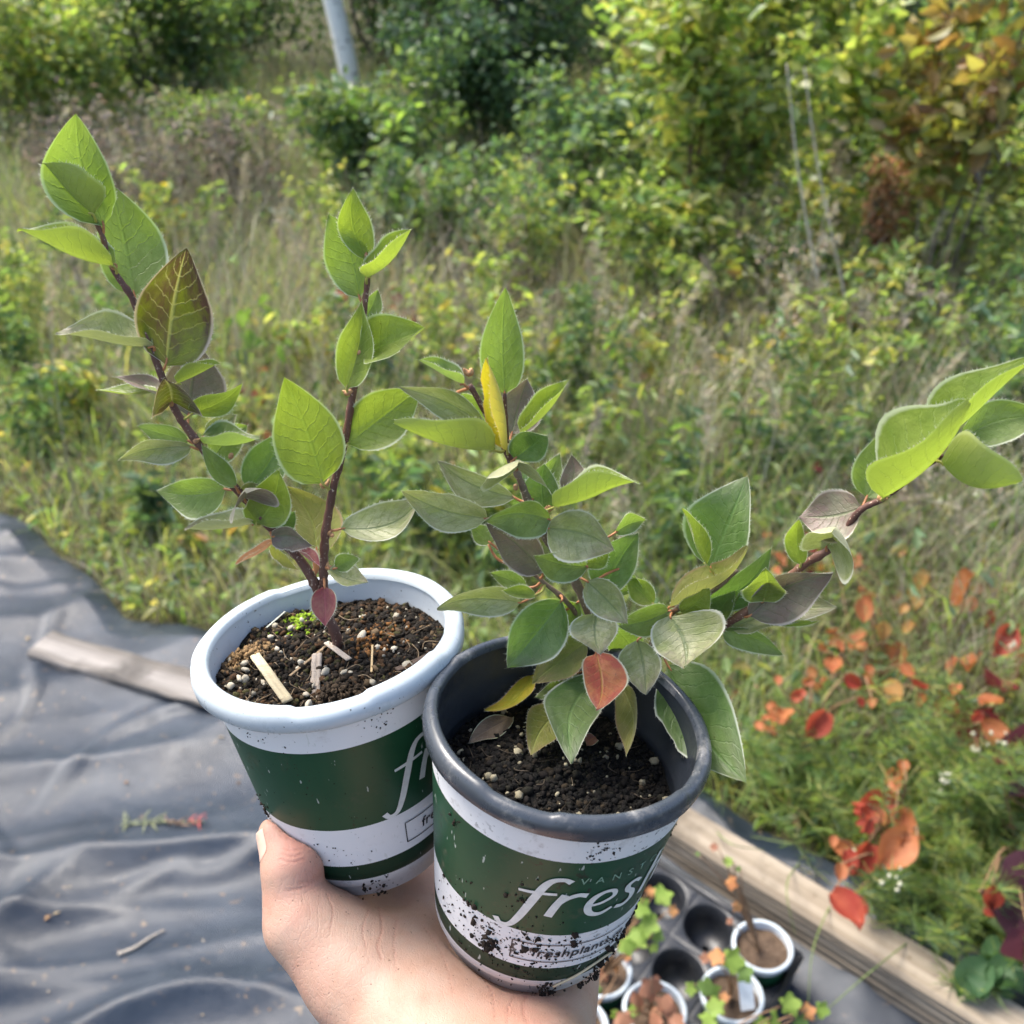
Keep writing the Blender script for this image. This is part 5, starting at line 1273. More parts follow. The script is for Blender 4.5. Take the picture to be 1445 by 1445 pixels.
# nearer saplings
woody('sapling', 'leafy pale green sapling in front of the birch trunk', -0.70, 5.2, 0.76, 0.46, 8, 3400, 0.055, GREEN + BLUEG + [LIME[2]], 330, 'sapling', base_r=0.010, start=0.2, clump_=0.09, mat=fol_gloss)
woody('sapling', 'tall yellow green sapling with a dark slender stem', 0.76, 3.9, 1.6, 0.56, 6, 4400, 0.056, LIME + [GREEN[1]], 331, 'sapling', bark_brown, 0.009, fol_gloss, 0.5, 0.22, None, 0.5, 0.55, clump_=0.10)
woody('sapling', 'yellow green sapling with round leaves beside the dry stalks', 1.30, 4.4, 1.6, 0.48, 5, 2600, 0.055, LIME + [GREEN[3]], 332, 'sapling', bark_brown, 0.008, fol_gloss, 0.8, 0.25, None, 0.5, 0.6, clump_=0.10)
woody('shrub', 'blue green shrub before the dark firs', 0.46, 4.6, 0.95, 0.46, 9, 4200, 0.048, BLUEG + [GREEN[1]], 333, base_r=0.009, start=0.15, clump_=0.10)
woody('shrub', 'low blue green bush at the foot of the firs', 0.05, 4.2, 0.62, 0.34, 8, 1800, 0.04, BLUEG + [GREEN[1]], 334, base_r=0.008, start=0.15, clump_=0.10)
woody('dogwood', 'dogwood with bronze and olive drooping leaves', 1.46, 3.45, 1.6, 0.40, 4, 800, 0.08, BRONZE, 335, 'shrub', bark_grey, 0.007, fol_gloss, 0.5, 0.42, None, 0.1, 0.55, clump_=0.08)
woody('shrub', 'bright yellow green leafy shrub at the right edge', 1.78, 3.1, 1.05, 0.38, 6, 900, 0.07, LIME, 336, base_r=0.008, start=0.3, clump_=0.08, mat=fol_gloss)
woody('shrub', 'yellowish weedy bush under the dogwood', 1.62, 3.9, 0.75, 0.46, 9, 3600, 0.042, LIME + [GREEN[1]], 337, base_r=0.006, start=0.15, clump_=0.10)
MIX = LIME + GREEN + BLUEG
for i, (x, y, hh, rd, nl, cs, lb) in enumerate([
    (1.95, 5.0, 1.2, 0.6, 5200, MIX, 'mixed green shrub behind the rusty dock'), (0.95, 5.6, 1.35, 0.6, 5200, GREEN + LIME, 'light green shrub behind the slender sapling'), (2.45, 4.3, 1.1, 0.55, 4600, LIME + GREEN, 'pale green shrub at the right behind the dogwood'),
    (-0.25, 5.9, 1.1, 0.5, 4600, SHADE_GREEN + BLUEG, 'blackish green shrub between sapling and fir'), (-1.75, 6.5, 0.36, 0.5, 3800, GREEN + LIME, 'light green shrub in front of the birch foot'), (-2.75, 6.5, 1.05, 0.65, 5600, LIME + GREEN, 'yellow green shrub behind the dead weeds'),
    (-3.9, 6.4, 1.2, 0.7, 5600, LIME, 'golden green shrub at the far left edge'), (1.5, 6.4, 1.5, 0.7, 6000, GREEN + BLUEG, 'dense green shrub behind the tall dry stalks'), (2.95, 5.2, 1.3, 0.6, 4600, GREEN + SHADE_GREEN, 'darker green shrub beyond the right hand saplings'),
    (0.62, 3.7, 0.6, 0.36, 2600, GREEN + LIME, 'low light green bush at the slender sapling foot'), (-0.35, 4.4, 0.55, 0.36, 2400, GREEN + BLUEG, 'low green bush in the grass before the firs'), (1.1, 3.3, 0.5, 0.36, 2200, GREEN + LIME + BRONZE, 'low mottled bush in front of the dry stalks')]):
    woody('shrub', lb, x, y, hh, rd, 9, nl, 0.05, cs, 400 + i, base_r=0.008, start=0.02, clump_=0.12, up=0.4, mat=fol_gloss if i % 2 else None)
woody('shrub', 'bushy green weed between grass left of the birch', -1.5, 5.6, 0.6, 0.38, 9, 1800, 0.04, GREEN, 338, base_r=0.006, start=0.15, clump_=0.10)

# ------------------------------------------------------------------ autumn-coloured plants among the grass
def round_leaf_mesh(base, a, n, L, w, r, rows=7, cols_=5, tipf=0.15):
    s = np.cross(a, n); V = []
    for i in range(rows):
        v = i / (rows - 1); wd = max(0.04, math.sin(math.pi * min(1, v * 0.93 + 0.06)) ** 0.62) * (1 - tipf * v)
        for j in range(cols_):
            u = -1 + 2 * j / (cols_ - 1)
            V.append(base + a * L * v + s * u * w / 2 * wd + n * (0.30 * w * abs(u) ** 1.3 - 0.22 * L * v * v + 0.03 * w * math.sin(7 * v + 3 * u)))
    return np.array(V), [tuple(q) for q in grid_faces(cols_, rows)]
def m_autumn(name, c0, c1, tr):
    t = NT(name); o = t.obj(); ri = t.n('ShaderNodeObjectInfo').outputs['Random']
    c = t.ramp(t.noise(38, 4, 0.6, o), [(0.3, c0), (0.7, c1)])
    c = t.mix(t.math('MULTIPLY', t.step(t.noise(160, 3, 0.6, o), 0.6, 0.72), 0.5), c, tuple(x * 0.4 for x in c0))
    return t.done(t.mixs(0.35, t.pbr(c, 0.55, 0.25), t.transl(tr)))
AUT = {'o': m_autumn('autumn_orange', (0.30, 0.085, 0.035), (0.42, 0.17, 0.07), (0.55, 0.20, 0.06)), 'r': m_autumn('autumn_red', (0.28, 0.035, 0.025), (0.38, 0.085, 0.045), (0.5, 0.09, 0.045)),
       'c': m_autumn('autumn_crimson', (0.15, 0.022, 0.03), (0.21, 0.045, 0.05), (0.32, 0.05, 0.055)), 'p': m_autumn('autumn_purple', (0.055, 0.022, 0.034), (0.09, 0.036, 0.05), (0.14, 0.035, 0.05)),
       'y': m_autumn('autumn_amber', (0.36, 0.18, 0.06), (0.45, 0.27, 0.10), (0.6, 0.34, 0.09)), 'g': m_autumn('autumn_green', (0.10, 0.17, 0.05), (0.13, 0.22, 0.06), (0.3, 0.5, 0.06)),
       'd': m_autumn('autumn_dark_green', (0.045, 0.10, 0.045), (0.07, 0.13, 0.06), (0.15, 0.3, 0.07))}
weed_stem = simple('weed_stem', (0.22, 0.13, 0.07), 0.7, 0.3, 0.4, 120)
green_stem = simple('green_stem', (0.13, 0.18, 0.05), 0.6, 0.3, 0.4, 120)
def spot_plant(name, label, cat, root_px, leaves, seed, zr=(0.12, 0.26), stem=None, group=None, asp=0.85):
    "leaves: (px, py, size px, colour key), each at its own height above the ground"
    r = np.random.default_rng(seed)
    g = on_ground(*root_px); root = empty(name, (g[0], g[1], -0.01)); tag(root, label, cat, group)
    mb = MB(); base = np.array([g[0], g[1], -0.02])
    small_ = [(px + r.normal(0, 26), py + r.normal(0, 24), max(16, sz * (0.35 + 0.3 * r.random())), ck) for px, py, sz, ck in leaves if sz < 80]
    small_ += [(px + r.normal(0, 20), py + r.normal(0, 20), max(16, sz * (0.4 + 0.35 * r.random())), ck if r.random() < 0.6 else 'o') for px, py, sz, ck in leaves if sz < 80 and ck in 'orcy']
    leaves = list(leaves) + small_
    for k, (px, py, sz, ck) in enumerate(leaves):
        z = zr[0] + (zr[1] - zr[0]) * r.random(); p = on_ground(px, py, z)
        d = np.linalg.norm(p - [0, 0, CAM_H]); L = sz * d / FOC * 0.90
        vw = np.array([0, 0, CAM_H]) - p; vw /= np.linalg.norm(vw)
        n = vw * 0.5 + np.array([0, 0, 0.5]) + r.normal(0, 0.55, 3); n /= np.linalg.norm(n)
        a = r.normal(0, 1, 3) + np.array([0, -0.5, -0.5]); a -= n * (a @ n); a /= np.linalg.norm(a)
        b = p - a * L * 0.5
        V, F = round_leaf_mesh(b, a, n, L, L * asp, r); m2 = MB(); m2.add(V, F); m2.build('leaf', AUT[ck], root)
        m_ = (base + b) / 2 + np.array([0, 0, 0.05]) + r.normal(0, 0.015, 3)
        mb.tube(catmull([base, m_, b], 5), np.linspace(0.0034, 0.0014, 11), 5)
    mb.build('stems', stem or weed_stem, root)
    return root
spot_plant('red_leaf_plant', 'plant with one big orange red leaf and small amber ones', 'plant', (1320, 960), [(1360, 833, 58, 'o'), (1302, 820, 32, 'y'), (1290, 846, 34, 'y'), (1410, 835, 34, 'y'), (1335, 890, 30, 'g'), (1270, 780, 26, 'o'), (1205, 792, 26, 'o'), (1385, 800, 26, 'o')], 1)
spot_plant('red_leaf_plant', 'plant with scattered small orange leaves by the slim green leaf', 'plant', (1230, 1010), [(1218, 862, 34, 'o'), (1210, 905, 36, 'o'), (1270, 925, 38, 'o'), (1176, 938, 34, 'o'), (1235, 966, 38, 'o'), (1260, 975, 34, 'y'), (1298, 968, 34, 'r'), (1180, 905, 26, 'o'), (1245, 890, 28, 'y'), (1225, 835, 28, 'o')], 2)
spot_plant('red_leaf_plant', 'plant with two orange red leaves beside the dark pot rim', 'plant', (1130, 1085), [(1152, 1022, 48, 'r'), (1105, 1010, 42, 'o'), (1150, 965, 30, 'o'), (1128, 985, 28, 'r'), (1090, 1030, 26, 'o')], 3)
spot_plant('red_leaf_plant', 'vivid red and orange leaved plant leaning over the beam', 'plant', (1245, 1255), [(1235, 1140, 62, 'r'), (1262, 1200, 66, 'o'), (1215, 1212, 52, 'r'), (1255, 1102, 38, 'o'), (1195, 1282, 56, 'r'), (1190, 1200, 36, 'o'), (1222, 1165, 30, 'r'), (1290, 1180, 28, 'o')], 4, (0.12, 0.22))
spot_plant('red_leaf_plant', 'crimson leaved plant with upright narrow orange leaf', 'plant', (1400, 1060), [(1415, 905, 48, 'r'), (1405, 965, 66, 'c'), (1442, 950, 48, 'r'), (1335, 1005, 44, 'r'), (1372, 935, 40, 'o'), (1385, 1030, 70, 'c'), (1440, 900, 40, 'o')], 5)
spot_plant('purple_leaf_plant', 'plant with very large dull purple leaves at the fabric edge', 'plant', (1440, 1215), [(1425, 1060, 120, 'p'), (1445, 1110, 95, 'p'), (1432, 1290, 110, 'p'), (1390, 1030, 60, 'c'), (1460, 1240, 90, 'p'), (1400, 1265, 36, 'r'), (1440, 1330, 70, 'p')], 6, (0.12, 0.22))
spot_plant('strawberry_plant', 'dark green three leaved plant by the far end of the beam', 'plant', (1395, 1400), [(1375, 1385, 62, 'd'), (1415, 1375, 56, 'd'), (1400, 1345, 50, 'd'), (1438, 1390, 40, 'd')], 7, (0.10, 0.14), green_stem)
spot_plant('red_leaf_plant', 'low plant with dull red leaves behind the upright stem', 'plant', (600, 480), [(602, 437, 36, 'r'), (642, 412, 30, 'o'), (480, 422, 26, 'r'), (505, 440, 24, 'r'), (560, 418, 24, 'c'), (625, 440, 26, 'r'), (575, 445, 24, 'o')], 8)
spot_plant('leafy_weed', 'green weed with smooth oval leaves right of purple leaf', 'weed', (370, 520), [(345, 450, 32, 'g'), (385, 440, 32, 'g'), (355, 478, 30, 'g'), (395, 470, 28, 'g'), (372, 425, 24, 'g'), (400, 500, 26, 'g'), (340, 505, 26, 'd')], 9, (0.2, 0.36), green_stem)
spot_plant('red_leaf_plant', 'low dull red plant in the grass between the two pots', 'plant', (350, 610), [(338, 552, 22, 'r'), (365, 560, 24, 'r'), (355, 595, 24, 'o'), (325, 585, 20, 'o')], 10, (0.1, 0.2))
spot_plant('red_leaf_plant', 'dull red leaved plant behind the long right branch', 'plant', (1150, 830), [(1140, 772, 40, 'c'), (1170, 665, 36, 'c'), (1120, 760, 30, 'r'), (1160, 800, 28, 'o'), (1210, 640, 24, 'r'), (1190, 680, 26, 'c'), (1100, 790, 26, 'o')], 11, (0.15, 0.3))
spot_plant('leafy_weed', 'light green weed with pointed leaves near the beam', 'weed', (1110, 1130), [(1100, 1075, 34, 'g'), (1130, 1070, 34, 'g'), (1085, 1095, 30, 'g'), (1150, 1090, 34, 'g'), (1120, 1050, 28, 'g')], 12, (0.08, 0.16), green_stem, asp=0.4)

# wispy needle leaved weeds and pale flower heads in the right foreground
def wispy(px, py, hgt, seed, label, nst=7, heads=0, tone=GREEN + BLUEG):
    r = np.random.default_rng(seed); g = on_ground(px, py)
    root = empty('wispy_weed', (g[0], g[1], -0.01)); tag(root, label if not heads else 'wispy needle leaved weed topped with pale flower heads beside the beam', 'weed', 'needle leaved weeds by the beam' if not heads else 'flowering needle leaved weeds by the beam')
    mb = MB(); VV, FF, CC, o_ = [], [], [], 0
    for k in range(nst):
        a = r.random() * 6.28; q = hgt * (0.25 + 0.5 * r.random()); b = np.array([g[0] + r.normal(0, 0.02), g[1] + r.normal(0, 0.02), -0.02])
        top = b + np.array([math.cos(a) * q, math.sin(a) * q, hgt * (0.6 + 0.45 * r.random())])
        c = catmull([b, b + (top - b) * 0.5 + [0, 0, hgt * 0.12], top], 8); mb.tube(c, np.linspace(0.0016, 0.0007, len(c)), 5)
        m = 110; f = 0.25 + 0.75 * r.random(m) ** 0.7; P0 = c[(f * (len(c) - 1)).astype(int)]
        D = r.normal(0, 1, (m, 3)); D[:, 2] = np.abs(D[:, 2]) * 0.8 + 0.2; D /= np.linalg.norm(D, axis=1)[:, None]
        Ln = (0.022 + 0.030 * r.random(m))[:, None]; S = np.cross(D, r.normal(0, 1, (m, 3))); S /= np.linalg.norm(S, axis=1)[:, None]
        V = np.stack([P0 - S * 0.0007, P0 + S * 0.0007, P0 + D * Ln * 0.6 + S * 0.0006, P0 + D * Ln + [0, 0, -0.004]], 1).reshape(-1, 3)
        F = (np.array([(0, 1, 2), (0, 2, 3)])[None] + (np.arange(m) * 4)[:, None, None]).reshape(-1, 3)
        VV.append(V); FF.append(F + o_); CC.append(np.repeat(pick(tone, m, r), 4, 0)); o_ += len(V)
        if k < heads:
            V, F = blobs(top[None] + r.normal(0, 0.008, (6, 3)), np.full(6, 0.004) * (0.6 + 0.6 * r.random(6)), seed + k)
            fo_ = np_mesh('flower_head', V, F, np.tile(np.array((0.55, 0.55, 0.42)), (len(V), 1))); link('flower_head', fo_, dry_fol, root)
    mb.build('stems', green_stem, root)
    link('foliage', np_mesh('foliage', np.concatenate(VV), np.concatenate(FF), np.concatenate(CC)), fol, root)
WL = 'wispy green weed with needle leaves sprawling beside the wooden beam'
for i, (px, py, hh, hd) in enumerate([(1255, 1330, 0.20, 0), (1330, 1370, 0.20, 0), (1300, 1280, 0.26, 2), (1380, 1280, 0.26, 4), (1290, 1180, 0.30, 0), (1340, 1150, 0.32, 3), (1200, 1240, 0.2, 0), (1440, 1200, 0.3, 2), (1180, 1150, 0.24, 0), (1100, 1140, 0.2, 0), (1400, 1150, 0.3, 0)]):
    wispy(px, py, hh, 60 + i, WL, 8, hd, GREEN + LIME + BLUEG)

# tall dead stalks and feathery seed heads
pale_stalk = simple('pale_stalk', (0.42, 0.39, 0.32), 0.7, 0.2, 0.3, 80)
def stalk(px0, py0, dy, top_px, label):
    g = on_ground(px0, py0); dpt = g[1]; d = ray(*top_px); tp = np.array([0, 0, CAM_H]) + d * (dpt + 0.12) / d[1]
    b = np.array([g[0], g[1], -0.02]); mb = MB(); c = catmull([b, b + (tp - b) * 0.4 + [0.006, 0, 0], b + (tp - b) * 0.75 - [0.008, 0, 0], tp], 10)
    mb.tube(c, np.linspace(0.0048, 0.0018, len(c)), 7); tag(mb.build('dry_stalk', pale_stalk), label, 'stalk')
stalk(1190, 655, 0, (1110, 90), 'tall pale dead stalk left of its twin behind the right branch')
stalk(1222, 600, 0, (1135, 95), 'tall pale dead stalk right of its twin near rusty dock')
stalk(948, 690, 0, (885, 500), 'slanting thin grey stalk in the grass behind the bushy plant')
stalk(1035, 690, 0, (975, 555), 'slim leaning grey stalk above the diamond shaped leaf')
def seed_head(px, py, z, seed, label, cols, hgt=0.16, grp='feathery grass seed heads in the meadow'):
    r = np.random.default_rng(seed); p = on_ground(px, py, z); root = empty('grass_seed_head', (p[0], p[1], -0.01)); tag(root, label, 'seed head', grp)
    b = np.array([p[0] + r.normal(0, 0.05), p[1] + 0.03, -0.02]); top = p + np.array([r.normal(0, 0.04), 0, hgt * 0.5]); mb = MB()
    c = catmull([b, (b + p) / 2 + r.normal(0, 0.012, 3), p - [0, 0, hgt * 0.5], top + [0.03 * (1 if seed % 2 else -1), 0, 0]], 8); mb.tube(c, np.linspace(0.0016, 0.0006, len(c)), 5); mb.build('stem', pale_stalk, root)
    m = 130; f = 0.68 + 0.32 * r.random(m); P0 = c[(f * (len(c) - 1)).astype(int)] + r.normal(0, 0.006, (m, 3))
    D = r.normal(0, 0.7, (m, 3)) + np.array([0.7 if seed % 2 else -0.7, 0, 0.9]); D /= np.linalg.norm(D, axis=1)[:, None]; Ln = (0.012 + 0.03 * r.random(m))[:, None]
    S = np.cross(D, r.normal(0, 1, (m, 3))); S /= np.linalg.norm(S, axis=1)[:, None]
    V = np.stack([P0, P0 + D * Ln * 0.5 + S * 0.0016, P0 + D * Ln, P0 + D * Ln * 0.5 - S * 0.0016], 1).reshape(-1, 3)
    F = (np.array([(0, 1, 2), (0, 2, 3)])[None] + (np.arange(m) * 4)[:, None, None]).reshape(-1, 3)
    link('plume', np_mesh('plume', V, F, np.repeat(pick(cols, m, r), 4, 0)), dry_fol, root)
SL = 'pale feathery grass seed head standing in the meadow'
spots = [(320, 200), (335, 250), (245, 215), (150, 170), (175, 210), (215, 195), (280, 240), (130, 250), (370, 200), (400, 190), (1015, 500), (1030, 530), (1020, 400), (1000, 340), (860, 380), (840, 400), (1160, 430), (1095, 440), (1290, 300), (1310, 330), (1240, 450), (640, 400), (420, 330), (600, 260), (300, 330), (60, 420), (130, 420), (110, 400), (1100, 560), (1300, 540), (1370, 480), (960, 420), (770, 460), (820, 620), (900, 720), (1000, 590), (690, 440), (1180, 260), (1335, 280), (1390, 300)]
for i, (px, py) in enumerate(spots): seed_head(px, py, 0.40 + 0.25 * rng.random(), 500 + i, SL if i % 3 else 'grey brown feathery seed head standing in the meadow', TAN if i % 3 else GREY, grp='pale grass seed heads' if i % 3 else 'grey grass seed heads')
# rusty dock
root = empty('dock_plant', tuple(on_ground(1215, 470))); tag(root, 'rust coloured dead dock plant beside the dry stalks', 'plant')
g = on_ground(1215, 470); mb = MB(); VV = []
rr_ = np.random.default_rng(88)
for k in range(6):
    top = np.array([g[0] + rr_.normal(0, 0.07), g[1] + rr_.normal(0, 0.06), 0.62 + 0.14 * rr_.random()]); c = catmull([[g[0], g[1], -0.02], [(g[0] + top[0]) / 2, (g[1] + top[1]) / 2, 0.3], top], 9); mb.tube(c, np.linspace(0.004, 0.0015, len(c)), 5)
    f = 0.35 + 0.65 * rr_.random(330); VV.append(c[(f * (len(c) - 1)).astype(int)] + rr_.normal(0, 0.022, (330, 3)))
mb.build('stems', weed_stem, root); P = np.concatenate(VV)
V, F, C = leaf_cloud(P, 0.014 + 0.01 * rr_.random(len(P)), pick([(0.55, 0.29, 0.15), (0.62, 0.38, 0.22), (0.48, 0.26, 0.14), (0.5, 0.4, 0.22)], len(P), rr_), rr_, 0.2, 0.8); link('seed_clusters', np_mesh('seed_clusters', V, F, C), dry_fol, root)
# tall airy weeds close behind the plants
wr = np.random.default_rng(1234)
AIRY = [('tall pale green airy weed rising behind the bushy plant', LIME + [GREEN[1]], 'pale airy weeds'), ('tall mid green airy weed rising behind the bushy plant', GREEN + BLUEG, 'green airy weeds'), ('tall straw coloured dry weed rising behind the bushy plant', TAN + [GREY[1]], 'dry airy weeds'), ('tall yellow tinged airy weed rising behind the bushy plant', LIME + [(0.42, 0.35, 0.07)], 'yellow airy weeds')]
for i in range(64):
    rgt = i < 46
    y = 1.9 + 2.3 * wr.random() ** 0.8 if rgt else 2.5 + 2.2 * wr.random()
    x = (-0.15 + (0.62 * y + 0.15) * wr.random()) if rgt else -(0.56 * y) * wr.random()
    y = max(y, float(mat_edge(x)) + 0.35); hh = (0.30 + 0.12 * (y - 1.6) + 0.28 * wr.random()) * (1 if rgt else 0.62); kd = wr.choice(4, p=[0.24, 0.36, 0.30, 0.10])
    root = empty('airy_weed', (x, y, -0.01)); tag(root, AIRY[kd][0] if rgt else AIRY[kd][0].replace('behind the bushy plant', 'in the meadow left of the firs'), 'weed', AIRY[kd][2] + (' on the right' if rgt else ' on the left')); mb = MB(); VV = []
    for k in range(wr.integers(2, 5)):
        top = np.array([x + wr.normal(0, 0.09), y + wr.normal(0, 0.09), hh * (0.7 + 0.4 * wr.random())]); c = catmull([[x + wr.normal(0, 0.02), y, -0.02], [(x * 0.6 + top[0] * 0.4), (y + top[1]) / 2, hh * 0.45], top], 9); mb.tube(c, np.linspace(0.0032, 0.0010, len(c)), 5)
        for j in range(8):
            p = c[int((0.25 + 0.75 * wr.random()) * (len(c) - 1))]; e = p + np.array([wr.normal(0, 0.055), wr.normal(0, 0.055), 0.02 + 0.05 * wr.random()]); mb.tube([p, (p + e) / 2 + [0, 0, 0.006], e], [0.0012, 0.0009, 0.0005], 4, cap=False)
            VV.append(np.linspace(p, e, 10) + wr.normal(0, 0.006, (10, 3)))
        VV.append(c[(wr.random(26) * (len(c) - 1)).astype(int)] + wr.normal(0, 0.006, (26, 3)))
    mb.build('stems', green_stem if kd != 2 else pale_stalk, root); P = np.concatenate(VV); P[:, 2] = np.maximum(P[:, 2], 0.02)
    V, F, C = leaf_cloud(P, (0.022 + 0.028 * wr.random(len(P))) * (1 if kd != 2 else 0.7), pick(AIRY[kd][1], len(P), wr), wr, 0.4, 0.34 if kd != 3 else 0.55); link('foliage', np_mesh('foliage', V, F, C), fol_gloss if kd != 2 else dry_fol, root)
# grey dead weeds at the back left
for i, (px, py) in enumerate([(170, 330), (260, 330), (330, 340), (215, 360), (120, 340), (390, 330)]):
    g = on_ground(px, py); rr_ = np.random.default_rng(900 + i); root = empty('dead_weed', (g[0], g[1], -0.01)); tag(root, 'tangled grey brown dead weed below the far willows', 'weed', 'dead weeds at the back of the meadow'); mb = MB(); VV = []
    for k in range(9):
        top = np.array([g[0] + rr_.normal(0, 0.16), g[1] + rr_.normal(0, 0.12), 0.45 + 0.3 * rr_.random()]); c = catmull([[g[0] + rr_.normal(0, 0.04), g[1], -0.02], [(g[0] + top[0]) / 2, (g[1] + top[1]) / 2, 0.25], top], 8); mb.tube(c, np.linspace(0.004, 0.0015, len(c)), 5)
        f = 0.35 + 0.65 * rr_.random(90); VV.append(c[(f * (len(c) - 1)).astype(int)] + rr_.normal(0, 0.04, (90, 3)))
    mb.build('stems', bark_grey, root); P = np.concatenate(VV)
    V, F, C = leaf_cloud(P, 0.02 + 0.03 * rr_.random(len(P)), pick(GREY + [TAN[2]], len(P), rr_), rr_, 0.0, 0.25); link('dry_leaves', np_mesh('dry_leaves', V, F, C), dry_fol, root)
# yellow goldenrod-like weeds scattered through the grass
for i, (px, py, hh) in enumerate([(270, 420, 0.5), (300, 400, 0.45), (60, 640, 0.3), (120, 620, 0.3), (560, 760, 0.3), (600, 790, 0.3), (640, 800, 0.28), (700, 820, 0.3), (930, 810, 0.4), (450, 560, 0.35), (1250, 560, 0.5), (1320, 620, 0.45), (1060, 640, 0.45), (980, 760, 0.4), (800, 560, 0.45), (880, 600, 0.45), (200, 760, 0.22), (40, 560, 0.4), (1420, 740, 0.4), (1340, 720, 0.4), (1090, 740, 0.4), (740, 650, 0.4), (30, 460, 0.45), (560, 600, 0.4), (660, 560, 0.45)]):
    g = on_ground(px, py); rr_ = np.random.default_rng(700 + i); root = empty('leafy_weed', (g[0], g[1], -0.01)); tag(root, ('slim yellowing leafy weed rising from the meadow grass' if i % 3 == 0 else 'slim green leafy weed rising from the meadow grass'), 'weed', ('yellowing weeds in the meadow' if i % 3 == 0 else 'green weeds in the meadow')); mb = MB(); VV = []
    for k in range(4):
        top = np.array([g[0] + rr_.normal(0, 0.07), g[1] + rr_.normal(0, 0.07), hh * (0.7 + 0.4 * rr_.random())]); c = catmull([[g[0] + rr_.normal(0, 0.02), g[1], -0.02], [(g[0] + top[0]) / 2, (g[1] + top[1]) / 2, hh * 0.45], top], 8); mb.tube(c, np.linspace(0.003, 0.001, len(c)), 5)
        VV.append(c[(rr_.random(60) * (len(c) - 1)).astype(int)] + rr_.normal(0, 0.008, (60, 3)))
    mb.build('stems', green_stem, root); P = np.concatenate(VV); P[:, 2] = np.maximum(P[:, 2], 0.02)
    V, F, C = leaf_cloud(P, 0.035 + 0.03 * rr_.random(len(P)), pick(LIME + [(0.4, 0.32, 0.05)] if i % 3 == 0 else GREEN + BLUEG, len(P), rr_), rr_, 0.5, 0.28); link('foliage', np_mesh('foliage', V, F, C), fol, root)

# ------------------------------------------------------------------ tray of small pots
tray_root = empty('plant_tray', (0.26, 0.95, 0.01)); tag(tray_root, 'black plastic nursery tray with round cells beside the beam', 'tray')
black_plastic = m_plastic('tray_plastic', (0.016, 0.018, 0.022), 0.38, (0.07, 0.065, 0.06), 0.5)
E1, E2, T0 = np.array([-0.070, 0.0625]), np.array([-0.0615, -0.0835]), np.array([0.394, 1.004])
cells = [T0 + E1 * i + E2 * j for i in range(3) for j in range(4)] + []
TZ = 0.078; CR = 0.0425
ux = E1 / np.linalg.norm(E1); uy = E2 / np.linalg.norm(E2)
for ci, c in enumerate(cells):
    # square collar round a cup: one cell of the tray
    mb = MB(); V = []; N = 32
    corners = lambda a: 1.0
    ring_specs = [('sq', TZ - 0.004), ('c', CR + 0.003, TZ), ('c', CR, TZ - 0.003), ('c', CR - 0.004, TZ - 0.03), ('c', CR - 0.007, 0.022), ('c', 0.006, 0.020)]
    for rs in ring_specs:
        for k in range(N):
            a = 2 * math.pi * k / N + math.pi / 4
            if rs[0] == 'sq':
                m_ = 0.5 / max(abs(math.cos(a)), abs(math.sin(a))); q = E1 * m_ * math.cos(a) + E2 * m_ * math.sin(a); V.append([c[0] + q[0], c[1] + q[1], rs[1]])
            else: V.append([c[0] + rs[1] * (ux[0] * math.cos(a) + uy[0] * math.sin(a)), c[1] + rs[1] * (ux[1] * math.cos(a) + uy[1] * math.sin(a)), rs[2]])
    F = [(i * N + k, i * N + (k + 1) % N, (i + 1) * N + (k + 1) % N, (i + 1) * N + k) for i in range(len(ring_specs) - 1) for k in range(N)]
    mb.add(np.array(V), F); mb.build('cell', black_plastic, tray_root)
# raised lip round the tray
mb = MB(); corners = [T0 - (E1 + E2) * 0.52, T0 + E1 * 2.52 - E2 * 0.52, T0 + E1 * 2.52 + E2 * 3.52, T0 - E1 * 0.52 + E2 * 3.52]
for k in range(4):
    p, q = corners[k], corners[(k + 1) % 4]
    mb.tube([[p[0], p[1], TZ - 0.002], [q[0], q[1], TZ - 0.002]], 0.006, 8)
mb.build('lip', black_plastic, tray_root)
for k in range(4):
    p, q = corners[k], corners[(k + 1) % 4]; mb = MB(); mb.add([[p[0], p[1], TZ - 0.002], [q[0], q[1], TZ - 0.002], [q[0] * 0.985 + 0.0039, q[1] * 0.985 + 0.0142, 0.012], [p[0] * 0.985 + 0.0039, p[1] * 0.985 + 0.0142, 0.012]], [(0, 1, 2, 3)]); mb.build('side', black_plastic, tray_root)
pot_spots = [((0.394, 1.004), 'white rimmed small pot of bare brown soil nearest the beam', 0.0), ((0.331, 0.922), 'white rimmed small pot with a white plant tag', 1.1), ((0.212, 0.898), 'white rimmed small pot with reddish leaved seedling', 2.0),
             ((0.137, 0.962), 'white rimmed small pot half hidden by the muddy held pot', 3.0), ((0.094, 0.872), 'white rimmed small pot below the wrist', 4.0), ((0.262, 0.825), 'white rimmed small pot with lime seedling at the tray edge', 5.0)]
clean_print = m_print('small_sleeve_print', 0.1, 14); soil_mid = m_soil('tray_soil', (0.05, 0.032, 0.022), (0.10, 0.068, 0.045), (0.17, 0.125, 0.09))
small = []
